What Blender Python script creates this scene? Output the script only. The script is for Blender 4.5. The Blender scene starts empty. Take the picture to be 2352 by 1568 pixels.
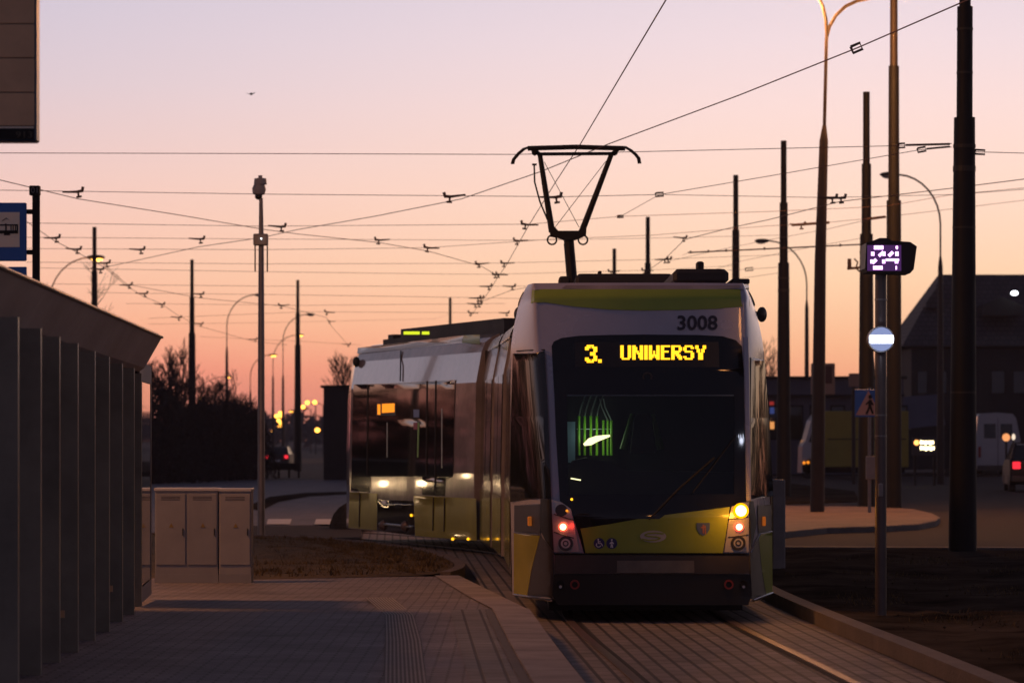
import bpy, math, random
from math import sin, cos, pi, radians, sqrt
random.seed(7)
S = bpy.context.scene
COL = S.collection
F = 7840.0; CX = 1176.0; HY = 1007.5; EYE = 1.715   # picture geometry of the 2352 px wide reference grid

def W(px, py, d): return ((px-CX)*d/F, d, EYE-(py-HY)*d/F)
def G(px, py, z=0.0):
    d = (EYE-z)*F/(py-HY); return ((px-CX)*d/F, d, z)

# ------------------------------------------------------------------ materials
def mat(name, col, rough=0.6, metal=0.0, spec=0.5, var=0.0, scale=3.0, bump=0.0, bscale=40.0, coat=0.0, emit=None, es=0.0):
    m = bpy.data.materials.new(name); m.use_nodes = True
    nt = m.node_tree; b = nt.nodes['Principled BSDF']
    b.inputs['Base Color'].default_value = (*col, 1); b.inputs['Roughness'].default_value = rough
    b.inputs['Metallic'].default_value = metal; b.inputs['Specular IOR Level'].default_value = spec
    b.inputs['Coat Weight'].default_value = coat; b.inputs['Coat Roughness'].default_value = 0.03
    if emit:
        b.inputs['Emission Color'].default_value = (*emit, 1); b.inputs['Emission Strength'].default_value = es
    tc = nt.nodes.new('ShaderNodeTexCoord')
    if var > 0:
        n = nt.nodes.new('ShaderNodeTexNoise'); n.inputs['Scale'].default_value = scale; n.inputs['Detail'].default_value = 8; n.inputs['Roughness'].default_value = 0.65
        nt.links.new(tc.outputs['Object'], n.inputs['Vector'])
        r = nt.nodes.new('ShaderNodeValToRGB'); r.color_ramp.elements[0].position = 0.3; r.color_ramp.elements[1].position = 0.7
        r.color_ramp.elements[0].color = (*[c*(1-var) for c in col], 1); r.color_ramp.elements[1].color = (*[min(1, c*(1+var)) for c in col], 1)
        nt.links.new(n.outputs['Fac'], r.inputs['Fac']); nt.links.new(r.outputs['Color'], b.inputs['Base Color'])
        mr = nt.nodes.new('ShaderNodeMapRange'); mr.inputs['To Min'].default_value = max(0.02, rough*0.75); mr.inputs['To Max'].default_value = min(1, rough*1.3)
        nt.links.new(n.outputs['Fac'], mr.inputs['Value']); nt.links.new(mr.outputs['Result'], b.inputs['Roughness'])
    if bump > 0:
        n2 = nt.nodes.new('ShaderNodeTexNoise'); n2.inputs['Scale'].default_value = bscale; n2.inputs['Detail'].default_value = 6
        nt.links.new(tc.outputs['Object'], n2.inputs['Vector'])
        bp = nt.nodes.new('ShaderNodeBump'); bp.inputs['Strength'].default_value = bump; bp.inputs['Distance'].default_value = 0.03
        nt.links.new(n2.outputs['Fac'], bp.inputs['Height']); nt.links.new(bp.outputs['Normal'], b.inputs['Normal'])
    return m

def paver_mat(name, c1, c2, mortar, bw, bh, rot=0.0, msize=0.03, rough=0.75, off=0.0):
    m = mat(name, c1, rough); nt = m.node_tree; b = nt.nodes['Principled BSDF']
    tc = nt.nodes.new('ShaderNodeTexCoord'); mp = nt.nodes.new('ShaderNodeMapping'); mp.inputs['Rotation'].default_value = (0, 0, rot); mp.inputs['Location'].default_value = (0, off, 0)
    nt.links.new(tc.outputs['Object'], mp.inputs['Vector'])
    br = nt.nodes.new('ShaderNodeTexBrick'); br.inputs['Scale'].default_value = 1.0
    br.inputs['Brick Width'].default_value = bw; br.inputs['Row Height'].default_value = bh; br.inputs['Mortar Size'].default_value = msize*bh
    br.inputs['Mortar Smooth'].default_value = 0.3
    br.inputs['Color1'].default_value = (*c1, 1); br.inputs['Color2'].default_value = (*c2, 1); br.inputs['Mortar'].default_value = (*mortar, 1)
    nt.links.new(mp.outputs['Vector'], br.inputs['Vector'])
    n = nt.nodes.new('ShaderNodeTexNoise'); n.inputs['Scale'].default_value = 1.3; n.inputs['Detail'].default_value = 9; n.inputs['Roughness'].default_value = 0.7
    nt.links.new(tc.outputs['Object'], n.inputs['Vector'])
    mr = nt.nodes.new('ShaderNodeMapRange'); mr.inputs['From Min'].default_value = 0.3; mr.inputs['From Max'].default_value = 0.7; mr.inputs['To Min'].default_value = 0.55; mr.inputs['To Max'].default_value = 1.25
    nt.links.new(n.outputs['Fac'], mr.inputs['Value'])
    mx = nt.nodes.new('ShaderNodeMix'); mx.data_type = 'RGBA'; mx.blend_type = 'MULTIPLY'; mx.inputs['Factor'].default_value = 1.0
    nt.links.new(br.outputs['Color'], mx.inputs['A']); nt.links.new(mr.outputs['Result'], mx.inputs['B'])
    nt.links.new(mx.outputs['Result'], b.inputs['Base Color'])
    bp = nt.nodes.new('ShaderNodeBump'); bp.inputs['Strength'].default_value = 0.5; bp.inputs['Distance'].default_value = 0.012
    iv = nt.nodes.new('ShaderNodeMath'); iv.operation = 'SUBTRACT'; nt.links.new(n.outputs['Fac'], iv.inputs[0]); nt.links.new(br.outputs['Fac'], iv.inputs[1])
    nt.links.new(iv.outputs['Value'], bp.inputs['Height']); nt.links.new(bp.outputs['Normal'], b.inputs['Normal'])
    return m

def emis(name, col, s):
    m = bpy.data.materials.new(name); m.use_nodes = True; nt = m.node_tree; nt.nodes.clear()
    e = nt.nodes.new('ShaderNodeEmission'); e.inputs['Color'].default_value = (*col, 1); e.inputs['Strength'].default_value = s
    o = nt.nodes.new('ShaderNodeOutputMaterial'); nt.links.new(e.outputs[0], o.inputs[0]); return m

def glass_mat(name, tint, fac=0.12):
    m = bpy.data.materials.new(name); m.use_nodes = True; nt = m.node_tree; nt.nodes.clear()
    t = nt.nodes.new('ShaderNodeBsdfTransparent'); t.inputs['Color'].default_value = (*tint, 1)
    g = nt.nodes.new('ShaderNodeBsdfGlossy'); g.inputs['Roughness'].default_value = 0.03
    fr = nt.nodes.new('ShaderNodeFresnel'); fr.inputs['IOR'].default_value = 1.5
    mx = nt.nodes.new('ShaderNodeMixShader'); o = nt.nodes.new('ShaderNodeOutputMaterial')
    nt.links.new(fr.outputs[0], mx.inputs[0]); nt.links.new(t.outputs[0], mx.inputs[1]); nt.links.new(g.outputs[0], mx.inputs[2]); nt.links.new(mx.outputs[0], o.inputs[0])
    return m

M = {}
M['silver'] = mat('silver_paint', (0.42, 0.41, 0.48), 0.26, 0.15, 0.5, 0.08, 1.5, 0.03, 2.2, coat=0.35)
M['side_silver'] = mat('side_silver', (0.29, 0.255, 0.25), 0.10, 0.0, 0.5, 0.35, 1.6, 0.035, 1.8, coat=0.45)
M['lime'] = mat('lime_paint', (0.25, 0.31, 0.02), 0.3, 0, 0.5, 0.12, 1.5, coat=0.4)
M['lime_dark'] = mat('green_paint', (0.25, 0.34, 0.03), 0.35, 0, 0.5, 0.1, 1.5, coat=0.2)
M['yellow'] = mat('yellow_paint', (0.30, 0.275, 0.013), 0.2, 0, 0.5, 0.2, 1.2, 0.05, 2, coat=0.5)
M['black_gloss'] = mat('black_gloss', (0.006, 0.006, 0.008), 0.06, 0, 0.45)
M['side_glass'] = mat('side_glass', (0.01, 0.012, 0.012), 0.05, 0, 0.7, 0, 1, 0.03, 1.4)
M['black'] = mat('black_plastic', (0.012, 0.012, 0.013), 0.5, 0, 0.4, 0.2, 4)
M['bumper'] = mat('bumper_grey', (0.05, 0.043, 0.042), 0.5, 0, 0.4, 0.2, 3)
M['plate'] = mat('plate_grey', (0.16, 0.14, 0.12), 0.5, 0, 0.4, 0.2, 6)
M['grey_panel'] = mat('grey_panel', (0.036, 0.030, 0.032), 0.4, 0, 0.5, 0.12, 2)
M['chrome'] = mat('chrome', (0.7, 0.7, 0.72), 0.15, 1.0)
M['lampshell'] = mat('lamp_shell', (0.5, 0.47, 0.46), 0.25, 0.4, 0.5, coat=0.5)
M['lampdark'] = mat('lamp_dark', (0.03, 0.03, 0.035), 0.15, 0, 0.6, coat=0.5)
M['navy'] = mat('navy_print', (0.012, 0.014, 0.035), 0.5)
M['white'] = mat('white_print', (0.65, 0.66, 0.7), 0.5)
M['bluedisc'] = mat('blue_print', (0.015, 0.02, 0.12), 0.5)
M['roofdark'] = mat('roof_unit_dark', (0.02, 0.02, 0.022), 0.6, 0, 0.4, 0.3, 2)
M['cream'] = mat('roof_cream', (0.5, 0.52, 0.42), 0.25, 0, 0.5, 0.1, 2, coat=0.5)
M['bellows'] = mat('bellows', (0.03, 0.03, 0.032), 0.8)
M['led'] = emis('amber_led', (1.0, 0.44, 0.015), 2.35)
M['led_or'] = emis('orange_led', (1.0, 0.28, 0.02), 1.3)
M['led_dim'] = emis('dim_led', (1.0, 0.16, 0.02), 0.9)
M['amber'] = emis('amber_lamp', (1.0, 0.82, 0.30), 6)
M['amber_glow'] = emis('amber_glow', (1.0, 0.42, 0.0), 1.8)
M['red'] = emis('red_lamp', (1.0, 0.06, 0.03), 3.0)
M['red_core'] = emis('red_core', (1.0, 0.45, 0.2), 6)
M['tail'] = emis('tail_red', (1.0, 0.03, 0.05), 1.3)
M['sodium'] = emis('sodium_lamp', (1.0, 0.45, 0.06), 7)
M['sodium_far'] = emis('sodium_far', (1.0, 0.40, 0.05), 6)
M['wlamp'] = emis('white_lamp', (0.9, 0.95, 1.0), 6)
M['signal'] = emis('signal_white', (0.86, 0.88, 1.0), 7)
M['signal_lens'] = emis('signal_lens', (0.35, 0.42, 0.75), 0.75)
M['purple'] = emis('purple_led', (0.85, 0.42, 1.0), 3.2)
M['purple_bg'] = emis('purple_backglow', (0.30, 0.10, 0.48), 0.22)
M['warmwhite'] = emis('warm_white', (1.0, 0.80, 0.42), 6)
M['ygreen'] = emis('roof_strip', (0.75, 0.85, 0.03), 1.1)
M['coolwhite'] = emis('interior_lamp', (1.0, 0.88, 0.45), 2.4)
M['greenpole'] = mat('green_grab_pole', (0.20, 0.50, 0.03), 0.4)
M['steelrail'] = mat('hand_rail', (0.45, 0.5, 0.48), 0.3, 0.6)
M['mast'] = mat('mast_steel', (0.008, 0.008, 0.009), 0.6, 0.0, 0.3, 0.2, 3)
M['lamppost'] = mat('lamp_post_steel', (0.036, 0.028, 0.025), 0.55, 0.1, 0.35, 0.2, 3)
M['galv'] = mat('galvanised', (0.22, 0.21, 0.21), 0.45, 0.5, 0.5, 0.2, 4)
M['wire'] = mat('wire', (0.11, 0.05, 0.042), 0.6)
M['hang'] = mat('hanger_metal', (0.06, 0.03, 0.025), 0.6)
M['shelter'] = mat('shelter_metal', (0.30, 0.26, 0.26), 0.55, 0.1, 0.4, 0.25, 1.2, 0.1, 30)
M['post'] = mat('shelter_post', (0.27, 0.265, 0.225), 0.3, 0.4, 0.4, 0.3, 1.4)
M['edge'] = mat('bright_edge', (0.62, 0.57, 0.5), 0.5, 0.2)
M['cabinet'] = mat('cabinet_grey', (0.25, 0.25, 0.265), 0.6, 0, 0.4, 0.12, 2.5)
M['cabinet2'] = mat('cabinet_grey_light', (0.29, 0.285, 0.295), 0.6, 0, 0.4, 0.12, 2.5)
M['cab_top'] = mat('cabinet_top', (0.5, 0.5, 0.5), 0.4)
M['warn'] = mat('warning_yellow', (0.26, 0.18, 0.05), 0.5)
M['boardface'] = mat('board_brown', (0.72, 0.46, 0.26), 0.6, 0, 0.4, 0.15, 3)
M['blue'] = mat('sign_blue', (0.02, 0.13, 0.45), 0.4, 0, 0.5, 0.1, 3)
M['cream_sign'] = mat('sign_cream', (0.92, 0.82, 0.62), 0.5)
M['signwhite'] = mat('sign_white', (0.5, 0.30, 0.24), 0.5)
M['wood'] = mat('bark', (0.055, 0.04, 0.035), 0.9)
M['twig'] = mat('dark_twigs', (0.028, 0.022, 0.022), 0.9)
M['carpaint_dark'] = mat('car_dark', (0.02, 0.02, 0.024), 0.45, 0.0, 0.25)
M['carwhite'] = mat('car_white', (0.36, 0.36, 0.38), 0.3, 0, 0.5, 0.05, 2, coat=0.5)
M['truckyellow'] = mat('truck_yellow', (0.26, 0.21, 0.03), 0.45, 0, 0.4, 0.1, 2)
M['rubber'] = mat('rubber', (0.012, 0.012, 0.012), 0.8)
M['housewall'] = mat('house_wall', (0.03, 0.03, 0.034), 0.85, 0, 0.3, 0.25, 1)
M['lowwall'] = mat('low_wall', (0.09, 0.09, 0.12), 0.85, 0, 0.3, 0.2, 0.6)
M['soil'] = mat('soil', (0.055, 0.044, 0.034), 1.0, 0, 0.0, 0.8, 0.7, 1.0, 9)
M['island'] = mat('island_grass', (0.10, 0.072, 0.036), 0.95, 0, 0.2, 0.5, 2.2, 1.0, 14)
M['farground'] = mat('far_ground', (0.045, 0.042, 0.04), 0.95, 0, 0.2, 0.35, 0.15)
M['asphalt'] = mat('asphalt', (0.048, 0.040, 0.038), 0.9, 0, 0.15, 0.25, 0.9, 0.4, 60)
M['kerb'] = mat('kerb_concrete', (0.15, 0.125, 0.115), 0.8, 0, 0.3, 0.25, 2.5, 0.4, 40)
M['edge_stone'] = paver_mat('edge_stone', (0.34, 0.29, 0.275), (0.30, 0.26, 0.25), (0.12, 0.1, 0.1), 1.0, 2.0, pi/2, 0.006, off=0.93)
M['platform'] = paver_mat('platform_pavers', (0.28, 0.245, 0.255), (0.22, 0.195, 0.21), (0.085, 0.075, 0.075), 0.2, 0.1, 0.0, 0.10)
M['trackpave'] = paver_mat('track_pavers', (0.24, 0.205, 0.195), (0.20, 0.175, 0.165), (0.045, 0.04, 0.04), 0.42, 0.135, pi/2-0.035, 0.13)
M['pave_far'] = paver_mat('far_pavers', (0.19, 0.18, 0.20), (0.165, 0.155, 0.175), (0.10, 0.09, 0.1), 0.8, 0.4, 0.3, 0.06)
M['rib'] = mat('tactile_rib', (0.33, 0.30, 0.28), 0.7, 0, 0.4, 0.2, 5)
M['ribbase'] = mat('tactile_base', (0.13, 0.12, 0.12), 0.8, 0, 0.4, 0.2, 5)
M['railsteel'] = mat('rail_steel', (0.16, 0.12, 0.11), 0.5, 0.6, 0.5, 0.2, 3)
M['groove'] = mat('rail_groove', (0.01, 0.01, 0.01), 0.9)
M['zebra'] = mat('road_paint', (0.62, 0.60, 0.58), 0.7, 0, 0.3, 0.15, 3)
tm = mat('roof_tiles', (0.05, 0.048, 0.055), 0.75); nt = tm.node_tree
br = nt.nodes.new('ShaderNodeTexBrick'); br.inputs['Scale'].default_value = 1; br.inputs['Brick Width'].default_value = 0.3; br.inputs['Row Height'].default_value = 0.25; br.inputs['Mortar Size'].default_value = 0.02
br.inputs['Color1'].default_value = (0.06, 0.055, 0.065, 1); br.inputs['Color2'].default_value = (0.04, 0.038, 0.045, 1); br.inputs['Mortar'].default_value = (0.015, 0.015, 0.02, 1)
tcx = nt.nodes.new('ShaderNodeTexCoord'); mpx = nt.nodes.new('ShaderNodeMapping'); mpx.inputs['Rotation'].default_value = (pi/2, 0, 0)
nt.links.new(tcx.outputs['Object'], mpx.inputs['Vector']); nt.links.new(mpx.outputs['Vector'], br.inputs['Vector']); nt.links.new(br.outputs['Color'], nt.nodes['Principled BSDF'].inputs['Base Color'])
M['tiles'] = tm
M['mirror_glass'] = mat('shelter_glass', (0.02, 0.022, 0.022), 0.03, 0, 1.0, 0, 1, coat=1.0)
M['windglass'] = glass_mat('windscreen_glass', (0.75, 0.8, 0.78))
M['tree_belt'] = mat('tree_belt', (0.012, 0.012, 0.013), 1.0, 0, 0.0)
M['far_tree'] = mat('far_tree', (0.05, 0.04, 0.045), 0.95)

# ------------------------------------------------------------------ mesh builder
class MB:
    def __init__(s): s.v = []; s.f = []
    def add(s, vs, fs):
        n = len(s.v); s.v += [tuple(p) for p in vs]; s.f += [tuple(i+n for i in q) for q in fs]; return s
    def box(s, x0, x1, y0, y1, z0, z1):
        return s.add([(x0,y0,z0),(x1,y0,z0),(x1,y1,z0),(x0,y1,z0),(x0,y0,z1),(x1,y0,z1),(x1,y1,z1),(x0,y1,z1)],
                     [(0,3,2,1),(4,5,6,7),(0,1,5,4),(1,2,6,5),(2,3,7,6),(3,0,4,7)])
    def bbox(s, x0, x1, y0, y1, z0, z1, b=0.02):      # box with chamfered edges
        vs = []; 
        for (sz, z) in ((0, z0), (1, z0+b), (1, z1-b), (0, z1)):
            i = 0 if sz else b
            X0, X1, Y0, Y1 = x0+i, x1-i, y0+i, y1-i
            vs += [(X0+b,Y0,z),(X1-b,Y0,z),(X1,Y0+b,z),(X1,Y1-b,z),(X1-b,Y1,z),(X0+b,Y1,z),(X0,Y1-b,z),(X0,Y0+b,z)]
        fs = [tuple(reversed(range(8))), tuple(range(24, 32))]
        for r in range(3):
            for k in range(8): fs.append((r*8+k, r*8+(k+1) % 8, (r+1)*8+(k+1) % 8, (r+1)*8+k))
        return s.add(vs, fs)
    def tube(s, pts, r, n=8, caps=True):
        if not isinstance(r, (list, tuple)): r = [r]*len(pts)
        vs = []; N = len(pts); prev = None
        for i, p in enumerate(pts):
            a = pts[max(i-1, 0)]; b = pts[min(i+1, N-1)]
            t = [b[k]-a[k] for k in range(3)]; L = sqrt(sum(c*c for c in t)) or 1; t = [c/L for c in t]
            ref = prev if prev else ((0,0,1) if abs(t[2]) < 0.9 else (1,0,0))
            dt = sum(ref[k]*t[k] for k in range(3)); u = [ref[k]-dt*t[k] for k in range(3)]; L = sqrt(sum(c*c for c in u)) or 1; u = [c/L for c in u]
            prev = u; w = (t[1]*u[2]-t[2]*u[1], t[2]*u[0]-t[0]*u[2], t[0]*u[1]-t[1]*u[0])
            for k in range(n):
                an = 2*pi*k/n; vs.append(tuple(p[j]+r[i]*(cos(an)*u[j]+sin(an)*w[j]) for j in range(3)))
        fs = []
        for i in range(N-1):
            for k in range(n): fs.append((i*n+k, i*n+(k+1) % n, (i+1)*n+(k+1) % n, (i+1)*n+k))
        if caps: fs += [tuple(reversed(range(n))), tuple(range((N-1)*n, N*n))]
        return s.add(vs, fs)
    def prism(s, poly, y0, y1, ax='y'):               # poly in (x,z) extruded along y (or in (y,z) along x, (x,y) along z)
        def mk(p, t):
            return (p[0], t, p[1]) if ax == 'y' else ((t, p[0], p[1]) if ax == 'x' else (p[0], p[1], t))
        n = len(poly); vs = [mk(p, y0) for p in poly]+[mk(p, y1) for p in poly]
        return s.add(vs, [tuple(range(n)), tuple(reversed(range(n, 2*n)))]+[(k, k+n, (k+1) % n+n, (k+1) % n) for k in range(n)])
    def disc(s, c, r, y1, n=20, ax='y'):              # short cylinder facing -y
        x, y, z = c; return s.prism([(x+r*cos(2*pi*k/n), z+r*sin(2*pi*k/n)) for k in range(n)], y, y1)
    def ball(s, c, rx, ry, rz, n=12, m=8):
        vs = []
        for i in range(m+1):
            th = pi*i/m
            for k in range(n): ph = 2*pi*k/n; vs.append((c[0]+rx*sin(th)*cos(ph), c[1]+ry*sin(th)*sin(ph), c[2]+rz*cos(th)))
        return s.add(vs, [(i*n+k, i*n+(k+1) % n, (i+1)*n+(k+1) % n, (i+1)*n+k) for i in range(m) for k in range(n)])
    def build(s, name, m, parent=None, smooth=False, local=False, loc=None):
        me = bpy.data.meshes.new(name)
        o0 = (0,0,0)
        if parent is not None and not local: o0 = tuple(parent.location)
        if parent is not None and parent.parent is not None and not local:
            o0 = tuple(a+b for a, b in zip(parent.location, parent.parent.location))
        if loc is not None and parent is None: o0 = loc
        me.from_pydata([(v[0]-o0[0], v[1]-o0[1], v[2]-o0[2]) for v in s.v], [], s.f); me.validate()
        me.materials.append(m)
        if smooth:
            me.polygons.foreach_set('use_smooth', [True]*len(me.polygons))
            try: me.set_sharp_from_angle(angle=radians(35))
            except Exception: pass
        o = bpy.data.objects.new(name, me); COL.objects.link(o)
        if parent is not None: o.parent = parent
        elif loc is not None: o.location = loc
        return o

def tag(o, label, cat, group=None, kind=None):
    if label: o['label'] = label
    if cat: o['category'] = cat
    if group: o['group'] = group
    if kind: o['kind'] = kind
    return o
def empty(name, loc, rz=0.0):
    o = bpy.data.objects.new(name, None); o.location = loc; o.rotation_euler = (0,0,rz); o.empty_display_size = 0.3; COL.objects.link(o); return o
def struct(name, mb, m, **k):
    o = mb.build(name, m, **k); o['kind'] = 'structure'; return o
def copy_tree(o, parent=None):
    c = o.copy(); COL.objects.link(c)
    if parent is not None: c.parent = parent
    for ch in list(o.children): copy_tree(ch, c)
    return c
def text_pts(txt, offset=0.0):
    cu = bpy.data.curves.new('t', 'FONT'); cu.body = txt; cu.size = 1; cu.offset = offset; cu.resolution_u = 3; cu.fill_mode = 'FRONT'
    ob = bpy.data.objects.new('t', cu); COL.objects.link(ob)
    dg = bpy.context.evaluated_depsgraph_get(); me = ob.evaluated_get(dg).to_mesh()
    vs = [tuple(v.co) for v in me.vertices]; fs = [tuple(p.vertices) for p in me.polygons]
    ob.evaluated_get(dg).to_mesh_clear(); bpy.data.objects.remove(ob); bpy.data.curves.remove(cu)
    x0 = min(v[0] for v in vs); x1 = max(v[0] for v in vs); y0 = min(v[1] for v in vs); y1 = max(v[1] for v in vs)
    return [((v[0]-x0)/(x1-x0), (v[1]-y0)/(y1-y0)) for v in vs], fs
def text_flat(txt, x0, x1, z0, z1, y, offset=0.0):
    vs, fs = text_pts(txt, offset); mb = MB(); mb.add([(x0+a*(x1-x0), y, z0+b*(z1-z0)) for a, b in vs], fs); return mb

# ------------------------------------------------------------------ world, sun, camera
wd = bpy.data.worlds.new('World'); S.world = wd; wd.use_nodes = True; nt = wd.node_tree; nt.nodes.clear()
def N(t, **k):
    n = nt.nodes.new(t)
    for a, b in k.items(): setattr(n, a, b)
    return n
tc = N('ShaderNodeTexCoord'); sep = N('ShaderNodeSeparateXYZ'); nt.links.new(tc.outputs['Generated'], sep.inputs[0])
def srgb(r, g, b):
    return tuple(((c/255)/12.92 if c/255 <= 0.04045 else ((c/255+0.055)/1.055)**2.4) for c in (r, g, b))
def ramp(stops):
    r = N('ShaderNodeValToRGB'); cr = r.color_ramp; cr.interpolation = 'LINEAR'
    while len(cr.elements) < len(stops): cr.elements.new(0.5)
    for e, (p, c) in zip(cr.elements, stops): e.position = p; e.color = (*c, 1)
    return r
# elevation fraction: sqrt scale spreads the low sky
ab = N('ShaderNodeMath', operation='MAXIMUM'); ab.inputs[1].default_value = 0.0; nt.links.new(sep.outputs['Z'], ab.inputs[0])
sq = N('ShaderNodeMath', operation='POWER'); sq.inputs[1].default_value = 0.5; nt.links.new(ab.outputs[0], sq.inputs[0])
def E(y): return max(0.0, (HY-y)/F)**0.5
UP = [(0.42, (0.26, 0.25, 0.32)), (0.55, (0.115, 0.09, 0.12)), (0.75, (0.045, 0.038, 0.06)), (1.0, (0.03, 0.027, 0.045))]
L_ = ramp([(0.0, srgb(150, 88, 100)), (E(940), srgb(205, 118, 120)), (E(850), srgb(248, 140, 125)), (E(740), srgb(252, 176, 146)), (E(600), srgb(247, 190, 168)), (E(420), srgb(234, 194, 188)), (E(200), srgb(211, 193, 203)), (E(0), srgb(199, 190, 207))]+UP)
R_ = ramp([(0.0, srgb(245, 145, 110)), (E(900), srgb(255, 168, 130)), (E(790), srgb(255, 190, 148)), (E(640), srgb(255, 211, 174)), (E(450), srgb(255, 217, 197)), (E(250), srgb(248, 218, 213)), (E(100), srgb(238, 216, 220)), (E(0), srgb(230, 212, 220))]+UP)
Bk = ramp([(0.0, (0.09, 0.08, 0.12)), (0.25, (0.13, 0.12, 0.185)), (0.5, (0.095, 0.09, 0.145)), (0.75, (0.045, 0.05, 0.09)), (1.0, (0.03, 0.036, 0.07))])
for r in (L_, R_, Bk): nt.links.new(sq.outputs[0], r.inputs[0])
mr = N('ShaderNodeMapRange', interpolation_type='SMOOTHSTEP'); mr.inputs['From Min'].default_value = -0.26; mr.inputs['From Max'].default_value = 0.12; nt.links.new(sep.outputs['X'], mr.inputs['Value'])
m1 = N('ShaderNodeMix', data_type='RGBA'); nt.links.new(mr.outputs[0], m1.inputs['Factor']); nt.links.new(L_.outputs[0], m1.inputs['A']); nt.links.new(R_.outputs[0], m1.inputs['B'])
mf = N('ShaderNodeMapRange', interpolation_type='SMOOTHSTEP'); mf.inputs['From Min'].default_value = -0.3; mf.inputs['From Max'].default_value = 0.9; nt.links.new(sep.outputs['Y'], mf.inputs['Value'])
m2 = N('ShaderNodeMix', data_type='RGBA'); nt.links.new(mf.outputs[0], m2.inputs['Factor']); nt.links.new(Bk.outputs[0], m2.inputs['A']); nt.links.new(m1.outputs['Result'], m2.inputs['B'])
sky = N('ShaderNodeTexSky', sky_type='NISHITA'); sky.sun_disc = False; sky.sun_elevation = radians(-1.5); sky.sun_rotation = radians(14)
m3 = N('ShaderNodeMix', data_type='RGBA', blend_type='ADD'); m3.inputs['Factor'].default_value = 0.012; nt.links.new(m2.outputs['Result'], m3.inputs['A']); nt.links.new(sky.outputs[0], m3.inputs['B'])
bg = N('ShaderNodeBackground'); bg.inputs['Strength'].default_value = 1.07; nt.links.new(m3.outputs['Result'], bg.inputs['Color'])
wo = N('ShaderNodeOutputWorld'); nt.links.new(bg.outputs[0], wo.inputs[0])
sl = bpy.data.lights.new('sun', 'SUN'); sl.energy = 0.04; sl.angle = radians(12); sl.color = (1.0, 0.6, 0.4)
so = bpy.data.objects.new('sun', sl); COL.objects.link(so); so.rotation_euler = (radians(-88.5), 0, radians(-14))

cam = bpy.data.cameras.new('camera'); co = bpy.data.objects.new('camera', cam); COL.objects.link(co)
co.location = (0, 0, EYE); co.rotation_euler = (radians(90), 0, 0)
cam.sensor_width = 36; cam.lens = 36*F/2352; cam.shift_y = (HY-784)/2352; cam.clip_end = 5000; cam.clip_start = 0.1
cam.dof.use_dof = True; cam.dof.focus_distance = 33; cam.dof.aperture_fstop = 4.2
S.camera = co
S.view_settings.view_transform = 'Standard'; S.view_settings.look = 'None'; S.view_settings.exposure = 0; S.view_settings.gamma = 1

def lamp_light(loc, power, col=(1.0, 0.38, 0.11), size=0.35):
    l = bpy.data.lights.new('lamp_glow', 'POINT'); l.energy = power; l.color = col; l.shadow_soft_size = size
    o = bpy.data.objects.new('lamp_glow', l); o.location = loc; COL.objects.link(o); return o

# ------------------------------------------------------------------ ground
def sheet(name, pts, m, kind='structure'):
    mb = MB(); mb.add(pts, [tuple(range(len(pts)))]); o = mb.build(name, m); o['kind'] = kind
    return o
def slab(name, pts2, z1, z0, m, kind='structure'):
    mb = MB(); mb.prism(pts2, z0, z1, 'z'); o = mb.build(name, m)
    o['kind'] = kind
    me = o.data
    return o
mb = MB(); mb.add([(-1500,-60,-0.02),(1500,-60,-0.02),(1500,3000,-0.02),(-1500,3000,-0.02)], [(0,1,2,3)]); struct('ground', mb, M['farground'])

TP = [(2.45,0),(2.1,12),(1.64,24),(1.30,32),(1.26,38.6),(1.1,43.5),(.9,48),(.45,51.5),(-.5,54.8),(-1.9,58.6),(-4.0,63),(-7.5,68),(-13,73),(-22,78),(-40,84)]
def resample(P, n=6):
    out = []
    for i in range(len(P)-1):
        p0 = P[max(i-1,0)]; p1 = P[i]; p2 = P[i+1]; p3 = P[min(i+2, len(P)-1)]
        for k in range(n):
            t = k/n
            out.append(tuple(0.5*((2*p1[j])+(-p0[j]+p2[j])*t+(2*p0[j]-5*p1[j]+4*p2[j]-p3[j])*t*t+(-p0[j]+3*p1[j]-3*p2[j]+p3[j])*t**3) for j in (0,1)))
    out.append(P[-1]); return out
TC = resample(TP)
def offs(P, o):
    r = []
    for i, p in enumerate(P):
        a = P[max(i-1,0)]; b = P[min(i+1,len(P)-1)]; dx = b[0]-a[0]; dy = b[1]-a[1]; L = sqrt(dx*dx+dy*dy); r.append((p[0]+dy/L*o, p[1]-dx/L*o))
    return r
def ribbon(P, o0, o1, z):
    a = offs(P, o0); b = offs(P, o1); n = len(a)
    return MB().add([(x,y,z) for x,y in a]+[(x,y,z) for x,y in b], [(i, n+i, n+i+1, i+1) for i in range(n-1)])
def ribbon_box(P, o0, o1, z0, z1):
    a = offs(P, o0); b = offs(P, o1); n = len(a)
    mb = MB(); mb.add([(x,y,z0) for x,y in a]+[(x,y,z0) for x,y in b]+[(x,y,z1) for x,y in a]+[(x,y,z1) for x,y in b],
      [q for i in range(n-1) for q in ((2*n+i, 3*n+i, 3*n+i+1, 2*n+i+1), (i, 2*n+i, 2*n+i+1, i+1), (n+i, n+i+1, 3*n+i+1, 3*n+i))]+[(0,n,3*n,2*n),(n-1,3*n-1,4*n-1,2*n-1)][:2]); return mb
near = [p for p in TC if p[1] <= 60]
struct('track', ribbon(TC, -1.6, 1.48, 0.0), M['trackpave'])
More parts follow.
